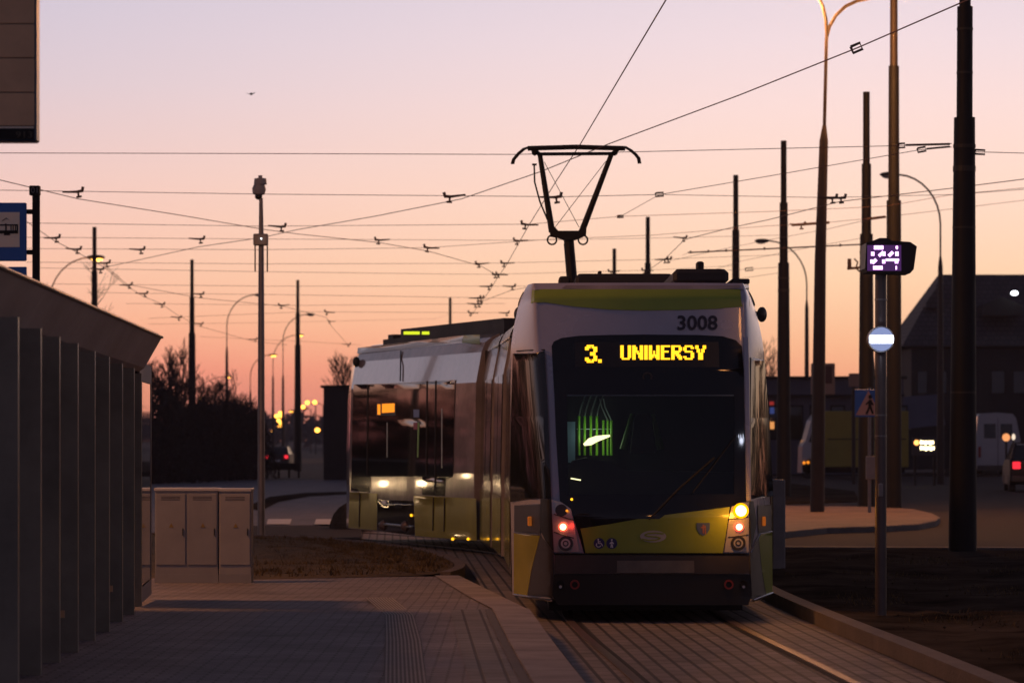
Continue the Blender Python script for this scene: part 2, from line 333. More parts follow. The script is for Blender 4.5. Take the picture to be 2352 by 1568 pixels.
for sgn, nm in ((-1, 'left'), (1, 'right')):
    mb = ribbon_box(TC, sgn*0.7525-0.035, sgn*0.7525+0.035, -0.01, 0.014); o = mb.build('tram_rail', M['railsteel'])
    tag(o, 'worn steel tram rail in the paving, the one %s' % ('on the platform side' if sgn < 0 else 'nearest the concrete kerb'), 'rail', 'two tram rails')
    g0 = -sgn*0.045
    a, b = sorted((sgn*0.7525+g0-0.022, sgn*0.7525+g0+0.012*(-sgn) ))
    gm = ribbon(TC, sgn*0.7525-sgn*0.085, sgn*0.7525-sgn*0.036, 0.004).build('rail_groove', M['groove'], o)
# right kerb and soil
kb = [p for p in TC if p[1] <= 59]
KP = [(4.05,-5),(3.4,14),(3.09,24),(2.86,30),(2.70,35.4),(2.62,42),(2.45,48),(2.1,53),(1.4,57.5)]
KR = resample(KP, 5)
mb = MB()
ribbon_box(KR, 0.0, 0.16, -0.02, 0.125)
o = ribbon_box(KR, 0.0, 0.16, -0.02, 0.125).build('kerb', M['kerb']); o['kind'] = 'structure'
far_edge = [(12.5, 49.6), (60, 44.5), (60, -5)]
soil = [(x, y) for x, y in offs(KR, 0.162)]
mb = MB(); nx = 60; ny = 46
def soil_x0(y):
    for i in range(len(soil)-1):
        if soil[i][1] <= y <= soil[i+1][1]: t = (y-soil[i][1])/(soil[i+1][1]-soil[i][1]); return soil[i][0]+t*(soil[i+1][0]-soil[i][0])
    return soil[0][0] if y < soil[0][1] else soil[-1][0]
vs = []
for j in range(ny+1):
    y = -4+(50.2+4)*j/ny
    for i in range(nx+1):
        t = (i/nx)**2; x = soil_x0(y)+t*40; yy = y-(0.10*(x-4) if j == ny and x > 4 else 0)*0.6
        z = 0.115+(0.05*sin(x*1.7+y*0.6)*sin(y*0.9)+random.uniform(-.014, .02))*min(1, (x-soil_x0(y))*1.2)*(1 if j < ny else 0)
        vs.append((x, yy, z))
mb.add(vs, [(j*(nx+1)+i, j*(nx+1)+i+1, (j+1)*(nx+1)+i+1, (j+1)*(nx+1)+i) for j in range(ny) for i in range(nx)])
struct('soil_ground', mb, M['soil'], smooth=True)
# road on the right, lit pavement, island
slab('road', [(1.6, 50.3), (5, 50.1), (40, 46), (130, 46), (200, 260), (20, 260), (3, 62)], 0.10, -0.01, M['asphalt'])
mb = MB(); mb.prism([(2.0, 50.0), (40, 45.8), (40, 46.2), (2.0, 50.5)], 0.0, 0.14, 'z'); o = mb.build('road_kerb', M['kerb']); o['kind'] = 'structure'
isl = [G(x, y, 0.2)[:2] for x, y in ((1778, 1224), (1900, 1212), (2040, 1208), (2110, 1204), (2150, 1196), (2160, 1188), (2140, 1178), (2095, 1168), (2000, 1163), (1778, 1160))]
M['islandtop'] = paver_mat('island_pavers', (0.22, 0.145, 0.11), (0.18, 0.12, 0.095), (0.15, 0.12, 0.1), 0.4, 0.2, 0.4, 0.05)
slab('traffic_island', isl, 0.2, 0.1, M['kerb']); 
cxm = sum(p[0] for p in isl)/len(isl); cym = sum(p[1] for p in isl)/len(isl)
slab('island_pavement', [(cxm+(x-cxm)*0.965, cym+(y-cym)*0.965) for x, y in isl], 0.206, 0.19, M['islandtop'])
slab('verge', [G(x, y, 0.13)[:2] for x, y in ((1700, 1158), (1975, 1150), (1962, 1128), (1800, 1108), (1700, 1105))], 0.14, 0.09, M['soil'])
slab('far_kerb', [G(x, y, 0.2)[:2] for x, y in ((2066, 1086), (2170, 1084), (2170, 1079), (2066, 1080))], 0.22, 0.1, M['kerb'])
slab('far_verge', [(9, 150), (60, 132), (60, 240), (-5, 240), (-5, 160)], 0.16, 0.05, M['soil'])

# platform
PE = [(1.35,-6),(0.95,8),(.416,20.5),(.126,29.3)]
PR = resample(PE, 5)
ZP = 0.25
pe_in = offs(PR, -0.02)
body = [(x, y) for x, y in PR]+[(-12, 29.3), (-12, -6)]
mb = MB(); mb.add([(x,y,ZP) for x,y in body]+[(x,y,0) for x,y in body], [tuple(range(len(body)))]+[(k, k+len(body), (k+1)%len(body)+len(body), (k+1)%len(body)) for k in range(len(body))])
struct('platform', mb, M['platform'])
# ramp down beyond the platform end
rp = [(.126,29.3,ZP),(-.10,33.0,0.17),(-.62,36.6,0.10),(-12,37.2,0.12),(-12,29.3,ZP)]
mb = MB(); mb.add([(.126,29.3,ZP-.001),(-.10,33.0,0.18),(-.62,39.6,0.12),(-12,39.6,0.12),(-12,33.0,0.18),(-12,29.3,ZP-.001),
                   (.126,29.3,-.02),(-.10,33.0,-.02),(-.62,39.6,-.02),(-12,39.6,-.02)], [(0,1,4,5),(1,2,3,4),(0,6,7,1),(1,7,8,2),(2,8,9,3)])
struct('platform_ramp', mb, M['platform'])
struct('platform_edge', ribbon_box(PR, -0.29, 0.02, 0.0, ZP+0.012), M['edge_stone'])
mb = ribbon(PR, -0.36, -0.30, ZP+0.005); struct('drain_channel', mb, M['ribbase'])
mb = ribbon(PR, -0.66, -0.37, ZP+0.004); struct('edge_pavers', mb, paver_mat('edge_pavers', (0.23,0.215,0.215),(0.2,0.19,0.19),(0.07,0.06,0.06),0.3,0.15,pi/2-.03,0.08))
mb = MB(); mb.add([(.126,29.3,ZP+.012),(-.10,33.0,0.195),(-.62,39.6,0.135),(-.9,39.6,0.135),(-.42,33.0,0.195),(-.17,29.3,ZP+.012)],[(0,1,4,5),(1,2,3,4)]); struct('ramp_edge', mb, M['edge_stone'])
# tactile strip: ribs
tb = [G(882, 1600, ZP+.004), G(985, 1600, ZP+.004), G(962, 1470, ZP+.004), G(940, 1408, ZP+.004), G(893, 1363, ZP+.004), G(832, 1363, ZP+.004), G(884, 1408, ZP+.004), G(884, 1470, ZP+.004)]
base = MB(); L0 = [G(880,1620,ZP+.004), G(885,1470,ZP+.004), G(884,1411,ZP+.004), G(838,1372,.216)]; R0 = [G(988,1620,ZP+.004), G(968,1470,ZP+.004), G(951,1411,ZP+.004), G(903,1372,.216)]
base.add(L0+R0, [(0,4,5,1),(1,5,6,2),(2,6,7,3)]); strip = base.build('tactile_strip', M['ribbase']); strip['kind'] = 'structure'
mb = MB()
nr = 10
for k in range(nr):
    if k == 4: pass
    t0 = (k+0.25)/nr; t1 = (k+0.72)/nr
    a = [tuple(L0[i][j]+(R0[i][j]-L0[i][j])*t0 for j in range(3)) for i in range(4)]; b = [tuple(L0[i][j]+(R0[i][j]-L0[i][j])*t1 for j in range(3)) for i in range(4)]
    up = lambda p: (p[0], p[1], p[2]+.0025)
    for i in range(3):
        mb.add([a[i], b[i], b[i+1], a[i+1], up(a[i]), up(b[i]), up(b[i+1]), up(a[i+1])], [(4,5,6,7),(0,1,5,4),(1,2,6,5),(2,3,7,6),(3,0,4,7)])
mb.build('tactile_rib', M['rib'], strip)
# grass island and ground beyond
gi = [G(x, y, 0.13) for x, y in ((540, 1332), (760, 1326), (960, 1321), (1010, 1316), (1040, 1306), (1042, 1292), (1010, 1276), (950, 1262), (860, 1249), (760, 1239), (690, 1234), (540, 1230), (330, 1226), (330, 1332))]
mb = MB(); n = len(gi)
c = [sum(p[k] for p in gi)/n for k in range(3)]
rings = 14; vs = [(c[0], c[1], 0.17)]
for r in range(1, rings+1):
    for p in gi:
        t = r/rings; vs.append((c[0]+(p[0]-c[0])*t, c[1]+(p[1]-c[1])*t, 0.13+0.04*(1-t*t)+(random.uniform(-.02,.02) if r < rings else 0)))
fs = [(0, 1+k, 1+(k+1)%n) for k in range(n)]
for r in range(rings-1):
    for k in range(n): fs.append((1+r*n+k, 1+(r+1)*n+k, 1+(r+1)*n+(k+1)%n, 1+r*n+(k+1)%n))
mb.add(vs, fs); struct('grass_island', mb, M['island'], smooth=True)
pl = [(p[0], p[1]) for p in gi]
ring = resample(pl[3:13], 3)
struct('island_kerb', ribbon_box(ring, 0.0, 0.13, -0.01, 0.15), M['kerb'])
blades = MB()
for i in range(9000):
    a = random.choice(gi); b = random.choice(gi); t = random.random(); u = sqrt(random.random())*0.97
    x = c[0]+((a[0]*t+b[0]*(1-t))-c[0])*u; y = c[1]+((a[1]*t+b[1]*(1-t))-c[1])*u; z = 0.14; h = random.uniform(.02, .07); w = .01; an = random.uniform(0, pi)
    blades.add([(x-w*cos(an), y-w*sin(an), z), (x+w*cos(an), y+w*sin(an), z), (x+random.uniform(-.05,.05), y+random.uniform(-.05,.05), z+h)], [(0,1,2)])
o = blades.build('dry_grass', M['island']); tag(o, 'short dry brownish grass covering the kerbed island beside the tram', 'grass', kind='stuff')
slab('square', [G(x, y, 0.03)[:2] for x, y in ((560, 1208), (800, 1204), (900, 1160), (900, 1098), (330, 1104), (200, 1225), (560, 1222))], 0.03, -0.01, M['pave_far'])
sheet('dirt_strip', [G(x, y, 0.04) for x, y in ((560, 1165), (620, 1140), (700, 1131), (800, 1128), (800, 1134), (710, 1139), (640, 1152), (600, 1172))], M['soil'])
sheet('track_crossing', [G(x, y, 0.045) for x, y in ((560, 1229), (830, 1236), (830, 1208), (560, 1206))], M['asphalt'])
for k, (a, b) in enumerate(((1206, 1209), (1216, 1219))):
    pass
cw = [(612, 670), (722, 785)]
for k, (x0, x1) in enumerate(cw):
    o = sheet('road_marking', [G(x0+4, 1191, .05), G(x1, 1191, .05), G(x1-4, 1203, .05), G(x0, 1203, .05)], M['zebra'])
mo = MB()
for i in range(1): pass
mo.ball(((812-CX)*64/F, 64, -0.02), .46, .9, 0.56, 18, 10); o = mo.build('soil_mound', M['soil']); o['kind'] = 'structure'

# small stones / clods on the soil and leaves on platform
st = MB()
for i in range(700):
    y = random.uniform(20, 49); x = soil_x0(y)+0.2+random.random()**1.3*9; r = .005+.012*random.random()**3
    st.ball((x, y, .12), r, r*random.uniform(.7,1.3), r*.7, 6, 4)
tf = MB()
for i in range(5200):
    cy_ = 22+26*random.random(); cx_ = soil_x0(cy_)+.35+random.random()*9
    if sin(cx_*1.9+cy_*.8)+sin(cx_*.7-cy_*1.3) < .35: continue
    for q in range(3):
        x = cx_+random.uniform(-.08,.08); y = cy_+random.uniform(-.12,.12); an = random.uniform(0, pi); w = .007; h = random.uniform(.015, .05)
        tf.add([(x-w*cos(an), y-w*sin(an), .11), (x+w*cos(an), y+w*sin(an), .11), (x+random.uniform(-.03,.03), y+random.uniform(-.03,.03), .12+h)], [(0,1,2)])
o = tf.build('sparse_grass', M['island']); tag(o, 'sparse withered grass tufts growing on the dark soil', 'grass', kind='stuff')
o = st.build('loose_stones', M['soil']); tag(o, 'small clods and stones scattered over the dark soil', 'stones', kind='stuff')

# ------------------------------------------------------------------ TRAM
tram = empty('tram', (1.28, 32, 0)); tag(tram, 'lime and silver articulated tram with amber UNIWERSY display and raised pantograph', 'tram')
ZT = 3.2
def hws(z):
    if z < 1.2: return 1.25
    if z < 2.55: return 1.25-(z-1.2)/1.35*0.03
    if z < 3.0: return 1.22-((z-2.55)/.45)**1.4*0.085
    return 1.135-(z-3.0)**1.4*0.9
def hwf(z): return 0.925+max(0, min(1, (z-1.0)/2.2))*0.06
def setb(z):
    s = 0.0
    if z > 1.0: s = (z-1.0)/2.2*0.5
    if z > 3.05: s += (z-3.05)**1.3*1.6
    return s
def nose(u, z):
    f = hwf(z); h = hws(z); a = abs(u); sb = setb(z)
    if a <= f: return sb*1.0+0.12*(a/f)**2
    t = min(1.0, (a-f)/max(h-f, 0.02)); return sb*(1-t)+0.12*(1-t)+t**1.25*1.05+0.12*0
Y0 = 31.85
def nosept(u, z, off=0.0):
    w = nose(u, z)-off; return (1.30+u-0.04*min(w, 1.1)-0.02*z, Y0+w, z)
def unp(px, py, off=0.0):
    d = 32.0; u = 0; z = 1
    for _ in range(60):
        X = (px-CX)*d/F; z = EYE-(py-HY)*d/F; w = d-Y0; u = X-1.30+0.04*min(w, 1.1)+0.02*z
        u = max(-hws(z), min(hws(z), u)); d = d*0.75+0.25*(Y0+nose(u, z))
    return (X, d-off, z)
def scan(poly, py):
    xs = []
    for i in range(len(poly)):
        (x0,y0),(x1,y1) = poly[i], poly[(i+1)%len(poly)]
        if (y0 <= py < y1) or (y1 <= py < y0): xs.append(x0+(py-y0)/(y1-y0)*(x1-x0))
    return (min(xs), max(xs)) if len(xs) >= 2 else None
def patch(poly, off, mb=None, rows=14, cols=14, U=unp):
    mb = mb or MB(); ys = sorted(set([p[1] for p in poly])); y0, y1 = ys[0], ys[-1]
    allr = set(); e = 1e-4
    for y in ys: allr.add(min(max(y, y0+e), y1-e)); 
    for y in ys[1:-1]: allr.add(y-e)
    for k in range(1, rows): allr.add(y0+(y1-y0)*k/rows)
    rws = []
    for y in sorted(allr):
        s_ = scan(poly, y)
        if s_: rws.append([U(s_[0]+(s_[1]-s_[0])*c/cols, y, off) for c in range(cols+1)])
    vs = [p for r in rws for p in r]; C = cols+1
    mb.add(vs, [(j*C+i, (j+1)*C+i, (j+1)*C+i+1, j*C+i+1) for j in range(len(rws)-1) for i in range(cols)])
    return mb
def pinpoly(poly, x, y):
    c_ = False
    for i in range(len(poly)):
        (x0,y0),(x1,y1) = poly[i], poly[(i+1)%len(poly)]
        if (y0 > y) != (y1 > y) and x < x0+(y-y0)/(y1-y0)*(x1-x0): c_ = not c_
    return c_
HOLE = [(1296, 905), (1692, 905), (1692, 1140), (1300, 1140)]
def proj(p): return (CX+p[0]/p[1]*F, HY-(p[2]-EYE)/p[1]*F)
# nose shell
mb = MB(); zs = [0.22+(2.83*k/70) for k in range(71)]+[3.09, 3.12, 3.15, 3.18, 3.2]
NU = 160
grid = []
for z in zs:
    h = hws(z); grid.append([nosept(-h+2*h*i/NU, z) for i in range(NU+1)])
vs = [p for r in grid for p in r]; fs = []
for j in range(len(zs)-1):
    for i in range(NU):
        q = (j*(NU+1)+i, j*(NU+1)+i+1, (j+1)*(NU+1)+i+1, (j+1)*(NU+1)+i)
        cc = [sum(vs[k][a] for k in q)/4 for a in range(3)]; pp = proj(cc)
        if 1300 < pp[0] < 1688 and 909 < pp[1] < 1136: continue
        fs.append(q)
mb.add(vs, fs)
top = [i+(len(zs)-1)*(NU+1) for i in range(NU+1)]; mb.f.append(tuple(top)); mb.box(.28, 2.2, Y0+.9, Y0+1.5, 3.0, 3.19)
shellA = mb.build('nose_shell', M['silver'], tram, smooth=True)
# body sections
def section(name, c0, c1, m, z1=ZT, lean=0.0, first=False):
    dx = c1[0]-c0[0]; dy = c1[1]-c0[1]; L = sqrt(dx*dx+dy*dy); dx /= L; dy /= L; nx_, ny_ = -dy, dx   # left normal
    prof = [(0.22,1.25),(0.9,1.25),(1.2,1.25),(2.55,hws(2.55)),(3.0,hws(3.0)),(3.15,hws(3.15)),(3.22,0.98),(3.28,0.85),(3.32,0.6)]
    if first: prof = prof[:5]+[(3.15,1.07),(3.19,1.0)]
    loop = [(h, z) for z, h in prof]+[(-h, z) for z, h in reversed(prof)]
    mb = MB(); n = len(loop)
    for cc in (c0, c1): mb.v += [(cc[0]+nx_*h+lean*z*-1, cc[1]+ny_*h, z) for h, z in loop]
    mb.f += ([] if first else [tuple(range(n))])+[tuple(reversed(range(n, 2*n)))]+[(k, k+n, (k+1)%n+n, (k+1)%n) for k in range(n)]
    o = mb.build(name, m, tram, smooth=first)
    def pt(a, h, z, off=0.0):   # a: metres along, side h=+1 left
        hh = (hws(z)+off)*h; return (c0[0]+dx*a+nx_*hh-lean*z, c0[1]+dy*a+ny_*hh, z)
    return o, pt, L
def sidepatch(pt, a0, a1, z0, z1, side, off, mb, n=8):
    vs = []
    for k in range(n+1):
        z = z0+(z1-z0)*k/n; vs += [pt(a0, side, z, off), pt(a1, side, z, off)]
    return mb.add(vs, [(2*k, 2*k+1, 2*k+3, 2*k+2) for k in range(n)])
secs = [((1.26, Y0+1.05), (1.27, 38.5)), ((1.23, 39.0), (1.15, 43.0)), ((1.11, 43.5), (.98, 46.8)), ((.95, 47.3), (.78, 50.3))]
for k, (c0, c1) in enumerate(secs):
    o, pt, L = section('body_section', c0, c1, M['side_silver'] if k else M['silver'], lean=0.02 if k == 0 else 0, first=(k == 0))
    for side in (1, -1):
        sidepatch(pt, 0.02, L-0.02, 0.24, 0.98, side, 0.008, MB()).build('skirt_panel', M['yellow'], tram, True)
        nw = max(2, int(L/1.3))
        for j in range(nw):
            a0 = 0.12+j*(L-0.2)/nw; sidepatch(pt, a0, a0+(L-0.2)/nw-0.16, 1.12, 2.55, side, 0.008, MB()).build('side_window', M['side_glass'], tram, True)
        sidepatch(pt, 0.0, L, 3.0, 3.17 if k else 3.14, side, 0.010, MB()).build('roof_edge', M['lime_dark'] if k == 0 else M['cream'], tram, True)
    if k < 3:
        n0 = c1; n1 = secs[k+1][0]
    else: n0 = c1; n1 = (.66, 50.85)
    bl = MB()
    for j in range(5):
        t = (j+.5)/5; x = n0[0]+(n1[0]-n0[0])*t; y = n0[1]+(n1[1]-n0[1])*t; h = 1.14 if j % 2 else 1.06
        bl.box(x-h, x+h, y-.06, y+.06, 0.35, 3.02)
    bl.build('gangway_bellows', M['bellows'], tram)
# under-body
mb = MB(); mb.box(0.35, 2.2, 32.6, 38.2, 0.08, 0.5); mb.box(.2, 2.1, 39.5, 50, .12, .5); mb.build('underframe', M['black'], tram)
def wheel(cx, cy, r=0.3, th=0.09, ax=(1,0)):
    mb = MB(); n = 24; vs = []
    for t, rr in ((-th, r), (th, r), (-th, r*.5), (th, r*.5)):
        for k in range(n): a = 2*pi*k/n; vs.append((cx+ax[0]*t, cy+ax[1]*t+rr*cos(a)*(1 if ax[0] > .5 else 0)*1.0, r+rr*sin(a)))
    mb.add(vs, [(k, (k+1)%n, n+(k+1)%n, n+k) for k in range(n)]+[tuple(range(n)), tuple(reversed(range(n, 2*n)))]); return mb
for (wx, wy) in ((.52, 34.2), (1.95, 34.2), (.52, 36.0), (1.95, 36.0)):
    wheel(wx, wy).build('wheel', M['railsteel'], tram)

# nose panels
MASKO = [(1267, 795), (1272, 784), (1290, 776), (1330, 771), (1400, 769), (1480, 768), (1600, 769), (1660, 772), (1690, 781), (1704, 795), (1708, 850), (1710, 1000), (1712, 1150), (1690, 1270), (1340, 1270), (1312, 1172), (1286, 1150), (1277, 1000)]
mb = MB()
for poly in ([(1267,795),(1272,784),(1290,776),(1330,771),(1400,769),(1480,768),(1600,769),(1660,772),(1690,781),(1704,795),(1708,850),(1709,906),(1273,906),(1270,850)],
             [(1273,904),(1302,904),(1306,1142),(1286,1146),(1277,1000)],
             [(1686,904),(1709,904),(1711,1000),(1713,1142),(1686,1142)],
             [(1285,1134),(1713,1134),(1714,1150),(1672,1192),(1660,1272),(1342,1272),(1312,1170),(1286,1150)]):
    patch(poly, 0.012, mb, rows=16, cols=24)
mb.build('windscreen_surround', M['black_gloss'], tram, True)
ws = patch([(1298, 903), (1692, 903), (1692, 1138), (1302, 1138)], 0.006, rows=8, cols=12).build('windscreen', M['windglass'], tram, True)
green = [(1246, 664), (1300, 664), (1400, 668), (1480, 670), (1600, 668), (1720, 661), (1722, 704), (1650, 709), (1560, 712), (1480, 713), (1400, 711), (1320, 704), (1249, 694)]
patch(green, 0.008, rows=12, cols=24).build('roof_band', M['lime_dark'], tram, True)
patch([(1222, 666), (1246, 664), (1249, 694), (1219, 697)], 0.008, cols=4).build('corner_band', M['lime_dark'], tram, True)
hood = [(1333, 1213), (1400, 1203), (1466, 1191), (1478, 1198), (1504, 1198), (1527, 1182), (1600, 1173), (1676, 1163), (1671, 1200), (1660, 1269), (1345, 1269), (1338, 1235)]
patch(hood, 0.022, rows=20, cols=24).build('hood_panel', M['lime'], tram, True)
# pillars: slender bright posts at the screen's edges
for side, pts in ((1, [(1713, 775), (1715, 880), (1716, 980), (1717, 1070), (1718, 1150)]),):
    mb = MB(); mb.tube([unp(x, y, 0.0) for x, y in pts], 0.035 if side < 0 else 0.03, 10); mb.build('corner_pillar', M['silver'], tram, True)
# wiper
mb = MB(); a = unp(1490, 1192, .05); b = unp(1560, 1120, .05); cpt = unp(1640, 1050, .05)
mb.tube([a, b, cpt], .008, 6); b2 = unp(1590, 1130, .06); b3 = unp(1690, 1000, .05); mb.tube([b2, b3], .006, 6); mb.build('wiper', M['rubber'], tram)
# bumper
bp_ = patch([(1274, 1272), (1719, 1272), (1721, 1316), (1272, 1316)], 0.07, rows=6, cols=24).build('bumper', M['bumper'], tram, True)
patch([(1417, 1286), (1593, 1286), (1594, 1314), (1416, 1314)], 0.085, rows=3, cols=8).build('plate_panel', M['plate'], bp_, True)
mb = patch([(1272, 1317), (1723, 1317), (1726, 1366), (1718, 1388), (1282, 1388), (1268, 1366)], 0.05, rows=8, cols=24); lb = mb.build('lower_bumper', M['black'], tram, True)
mb = MB(); mb.box(.4, 2.15, 31.95, 32.9, .2, .3); mb.build('bumper_underside', M['black'], tram)
mb = patch([(1272, 1269), (1719, 1269), (1719, 1273), (1273, 1273)], 0.075, rows=1, cols=24); mb.build('trim_strip', M['black_gloss'], tram)
def discon(px, py, r, off, n=18, th=0.02):
    x, y, z = unp(px, py, off); R = r*y/F; m_ = MB(); m_.disc((x, y, z), R, y+th, n); return m_
def ringon(px, py, r0, r1, off, n=20, th=.02):
    x, y, z = unp(px, py, off); m_ = MB(); R0 = r0*y/F; R1 = r1*y/F; vs = []
    for R in (R0, R1):
        for k in range(n): a = 2*pi*k/n; vs.append((x+R*cos(a), y, z+R*sin(a)))
    vs += [(v[0], y+th, v[2]) for v in vs[n:2*n]]
    return m_.add(vs, [(k, n+k, n+(k+1)%n, (k+1)%n) for k in range(n)]+[(n+k, 2*n+k, 2*n+(k+1)%n, n+(k+1)%n) for k in range(n)])
dimred = mat('dim_red', (0.25, 0.02, 0.015), 0.4)
for px in (1320, 1673):
    ringon(px, 1341, 7, 11, .075).build('reflector_ring', dimred, lb)
for px in (1287, 1707):
    discon(px, 1341, 9, .065).build('buffer_cap', M['black_gloss'], lb); discon(px, 1346, 3.4, .078).build('bolt', M['chrome'], lb)
# cheek panels left/right: side window, silver, orange marker, yellow, grey
def mirpoly(poly): return poly
chL = {'cab_side_window': ([(1178, 812), (1251, 806), (1259, 960), (1266, 1144), (1240, 1144), (1172, 1152), (1173, 960)], M['side_glass'], .008),
       'lamp_surround': ([(1241, 1145), (1266, 1145), (1272, 1268), (1252, 1240), (1240, 1215)], M['black'], .009),
       'cheek_panel': ([(1181, 1160), (1240, 1156), (1240, 1212), (1240, 1225), (1181, 1221)], M['grey_panel'], .007),
       'cheek_lime': ([(1180, 1223), (1240, 1229), (1232, 1262), (1220, 1310), (1211, 1366), (1180, 1362)], M['yellow'], .008),
       'cheek_corner': ([(1241, 1229), (1252, 1241), (1272, 1269), (1270, 1366), (1268, 1372), (1212, 1366), (1221, 1310), (1233, 1262)], M['grey_panel'], .009)}
for nm, (poly, m_, off) in chL.items(): patch(poly, off*4, rows=14, cols=8).build(nm, m_, tram, True)
chR = {'cab_side_window': ([(1725, 820), (1756, 828), (1766, 960), (1776, 1138), (1724, 1146), (1724, 960)], M['side_glass'], .008),
       'lamp_surround': ([(1722, 1150), (1730, 1150), (1738, 1200), (1724, 1268)], M['black'], .009),
       'cheek_panel': ([(1740, 1160), (1771, 1158), (1772, 1218), (1742, 1225)], M['grey_panel'], .007),
       'cheek_lime': ([(1742, 1228), (1773, 1222), (1774, 1358), (1760, 1364), (1750, 1310)], M['lime'], .008),
       'cheek_corner': ([(1722, 1272), (1741, 1228), (1749, 1310), (1759, 1365), (1727, 1376)], M['grey_panel'], .009)}
for nm, (poly, m_, off) in chR.items(): patch(poly, off*4, rows=14, cols=6).build(nm, m_, tram, True)
mb = MB(); mb.tube([unp(x, y, .045) for x, y in ((1181, 1365), (1212, 1370), (1240, 1374), (1266, 1378))], .012, 6); mb.build('trim_strip', M['chrome'], tram)
mb = MB(); mb.tube([unp(x, y, .045) for x, y in ((1774, 1361), (1758, 1367), (1742, 1373), (1730, 1378))], .012, 6); mb.build('trim_strip', M['chrome'], tram)
mb = MB(); mb.tube([unp(x, y, .04) for x, y in ((1181, 1222), (1210, 1224), (1240, 1227))], .006, 6); mb.build('trim_strip', M['chrome'], tram); mb = MB(); mb.tube([unp(x, y, .04) for x, y in ((1773, 1220), (1745, 1226), (1724, 1268))], .006, 6); mb.build('trim_strip', M['chrome'], tram)
omark = mat('orange_reflector', (0.75, 0.22, 0.03), 0.3, emit=(1, .25, .02), es=0.18)
for (px, py) in ((1218, 1196), (1752, 1196)):
    x, y, z = unp(px, py, .06); MB().bbox(x-.026, x+.026, y, y+.03, z-.045, z+.045, .008).build('side_marker', omark, tram)
mb = MB(); mb.tube([unp(1187, 806, .014), unp(1220, 804, .014), unp(1251, 803, .014)], .006, 6); mb.build('window_trim', M['black'], tram)
# side cameras (bulbs)
for (px, py, s_) in ((1192, 722, -1), (1750, 722, 1)):
    x, y, z = W(px, py, 33.3); mb = MB(); mb.ball((x, y, z), .05, .11, .075, 14, 10); mb.tube([(x, y, z), (x-s_*.1, y, z)], .03, 8); mb.build('side_camera', M['black'] if s_ < 0 else M['grey_panel'], tram, True)
# lamp clusters
CLs = [[(1266, 1146), (1290, 1153), (1311, 1168), (1321, 1215), (1332, 1267), (1271, 1267)], [(1720, 1150), (1700, 1154), (1680, 1163), (1673, 1200), (1663, 1267), (1719, 1267)]]
for ci, poly in enumerate(CLs):
    cl = patch(poly, .026, rows=10, cols=6).build('lamp_cluster', M['lampshell'], tram, True)
    if ci == 0: tp, md, lo = (1289, 1171), (1293, 1209), (1299, 1247)
    else: tp, md, lo = (1701, 1172), (1697, 1209), (1695, 1246)
    ringon(*tp, 8, 14, .052).build('lamp_rim', M['lampdark'], cl); ringon(*lo, 11, 17, .052).build('lamp_rim', M['lampdark'], cl)
    discon(*lo, 11, .049).build('reversing_lamp', M['lampshell'], cl); ringon(*lo, 4, 7, .055).build('lamp_rim', M['lampdark'], cl)
    for py in (1188, 1229):
        mb = MB(); q = ((1272, py-8), (1290, py-2), (1318, py+6)) if ci == 0 else ((1718, py-2), (1696, py+2), (1672, py+4)); mb.tube([unp(x, y, .03) for x, y in q], .005, 5); mb.build('cluster_seam', M['lampdark'], cl)
    mb = MB(); x, y, z = unp(*md, .055); R = 9.5*y/F
    for k in range(9):
        a = 2*pi*k/9; mb.disc((x+R*.75*cos(a), y, z+R*.75*sin(a)), R*.42, y+.01, 8)
    mb.build('tail_light', M['red'], cl)
    discon(*md, 7.5, .060).build('tail_light_core', M['red_core'], cl)
    if ci == 0:
        discon(*tp, 10, .050).build('indicator', M['lampdark'], cl); discon(1302, 1172, 3, .062, 10).build('marker_light', M['led_or'], cl)
    else:
        ind = discon(*tp, 18, .058).build('indicator', M['amber_glow'], cl); discon(*tp, 12.5, .066).build('indicator_core', M['amber'], cl)  # orange disc wider than the lens stands in for the lamp's glow
lx, ly, lz = unp(1699, 1172, .28); lamp_light((lx, ly, lz), 6.0, (1, .36, .03), .06)
lx, ly, lz = unp(1293, 1209, .25); lamp_light((lx, ly, lz), .35, (1, .05, .03), .03)
# marker light beside the screen
discon(1313, 1146, 3, .03, 10).build('marker_light', M['led'], tram)
# fleet number
vs, fs = text_pts('3008', 0.02)
mb = MB(); mb.add([unp(1556+a*92, 758-b*34, .014) for a, b in vs], fs); mb.build('fleet_number', M['navy'], tram)
# LED display
FONT = {'U': ['1100011']*7+['0111110'], 'N': ['1100011','1110011','1110011','1111011','1101111','1100111','1100111','1100011'], 'I': ['0110']*8,
        'W': ['1100011','1100011','1100011','1101011','1101011','1111111','1110111','1100011'], 'E': ['111111','110000','110000','111110','110000','110000','110000','111111'],
        'R': ['1111110','1100011','1100011','1111110','1111100','1101110','1100111','1100011'], 'S': ['0111110','1100011','1100000','0111110','0000011','0000011','1100011','0111110'],
        'Y': ['1100011','1100011','0110110','0110110','0011100','0011100','0011100','0011100']}
dm = patch([(1320, 785), (1650, 785), (1652, 843), (1321, 843)], .014, rows=3, cols=10).build('destination_display', mat('display_black', (0.012, 0.008, 0.007), 0.3), tram)
def leds(rows, px0, py0, cw_, ch_, off, mb):
    for j, r in enumerate(rows):
        for i, c_ in enumerate(r):
            if c_ == '1':
                a = [unp(px0+(i+u)*cw_, py0+(j+v)*ch_, off) for u, v in ((-.12,.0),(1.14,.0),(1.14,.96),(-.12,.96))]; mb.add(a, [(0,1,2,3)])
mb = MB(); x = 1425
tot = sum(len(FONT[c_][0])+(1 if c_ != 'I' else -1) for c_ in 'UNIWERSY')-1
cwid = 196/tot
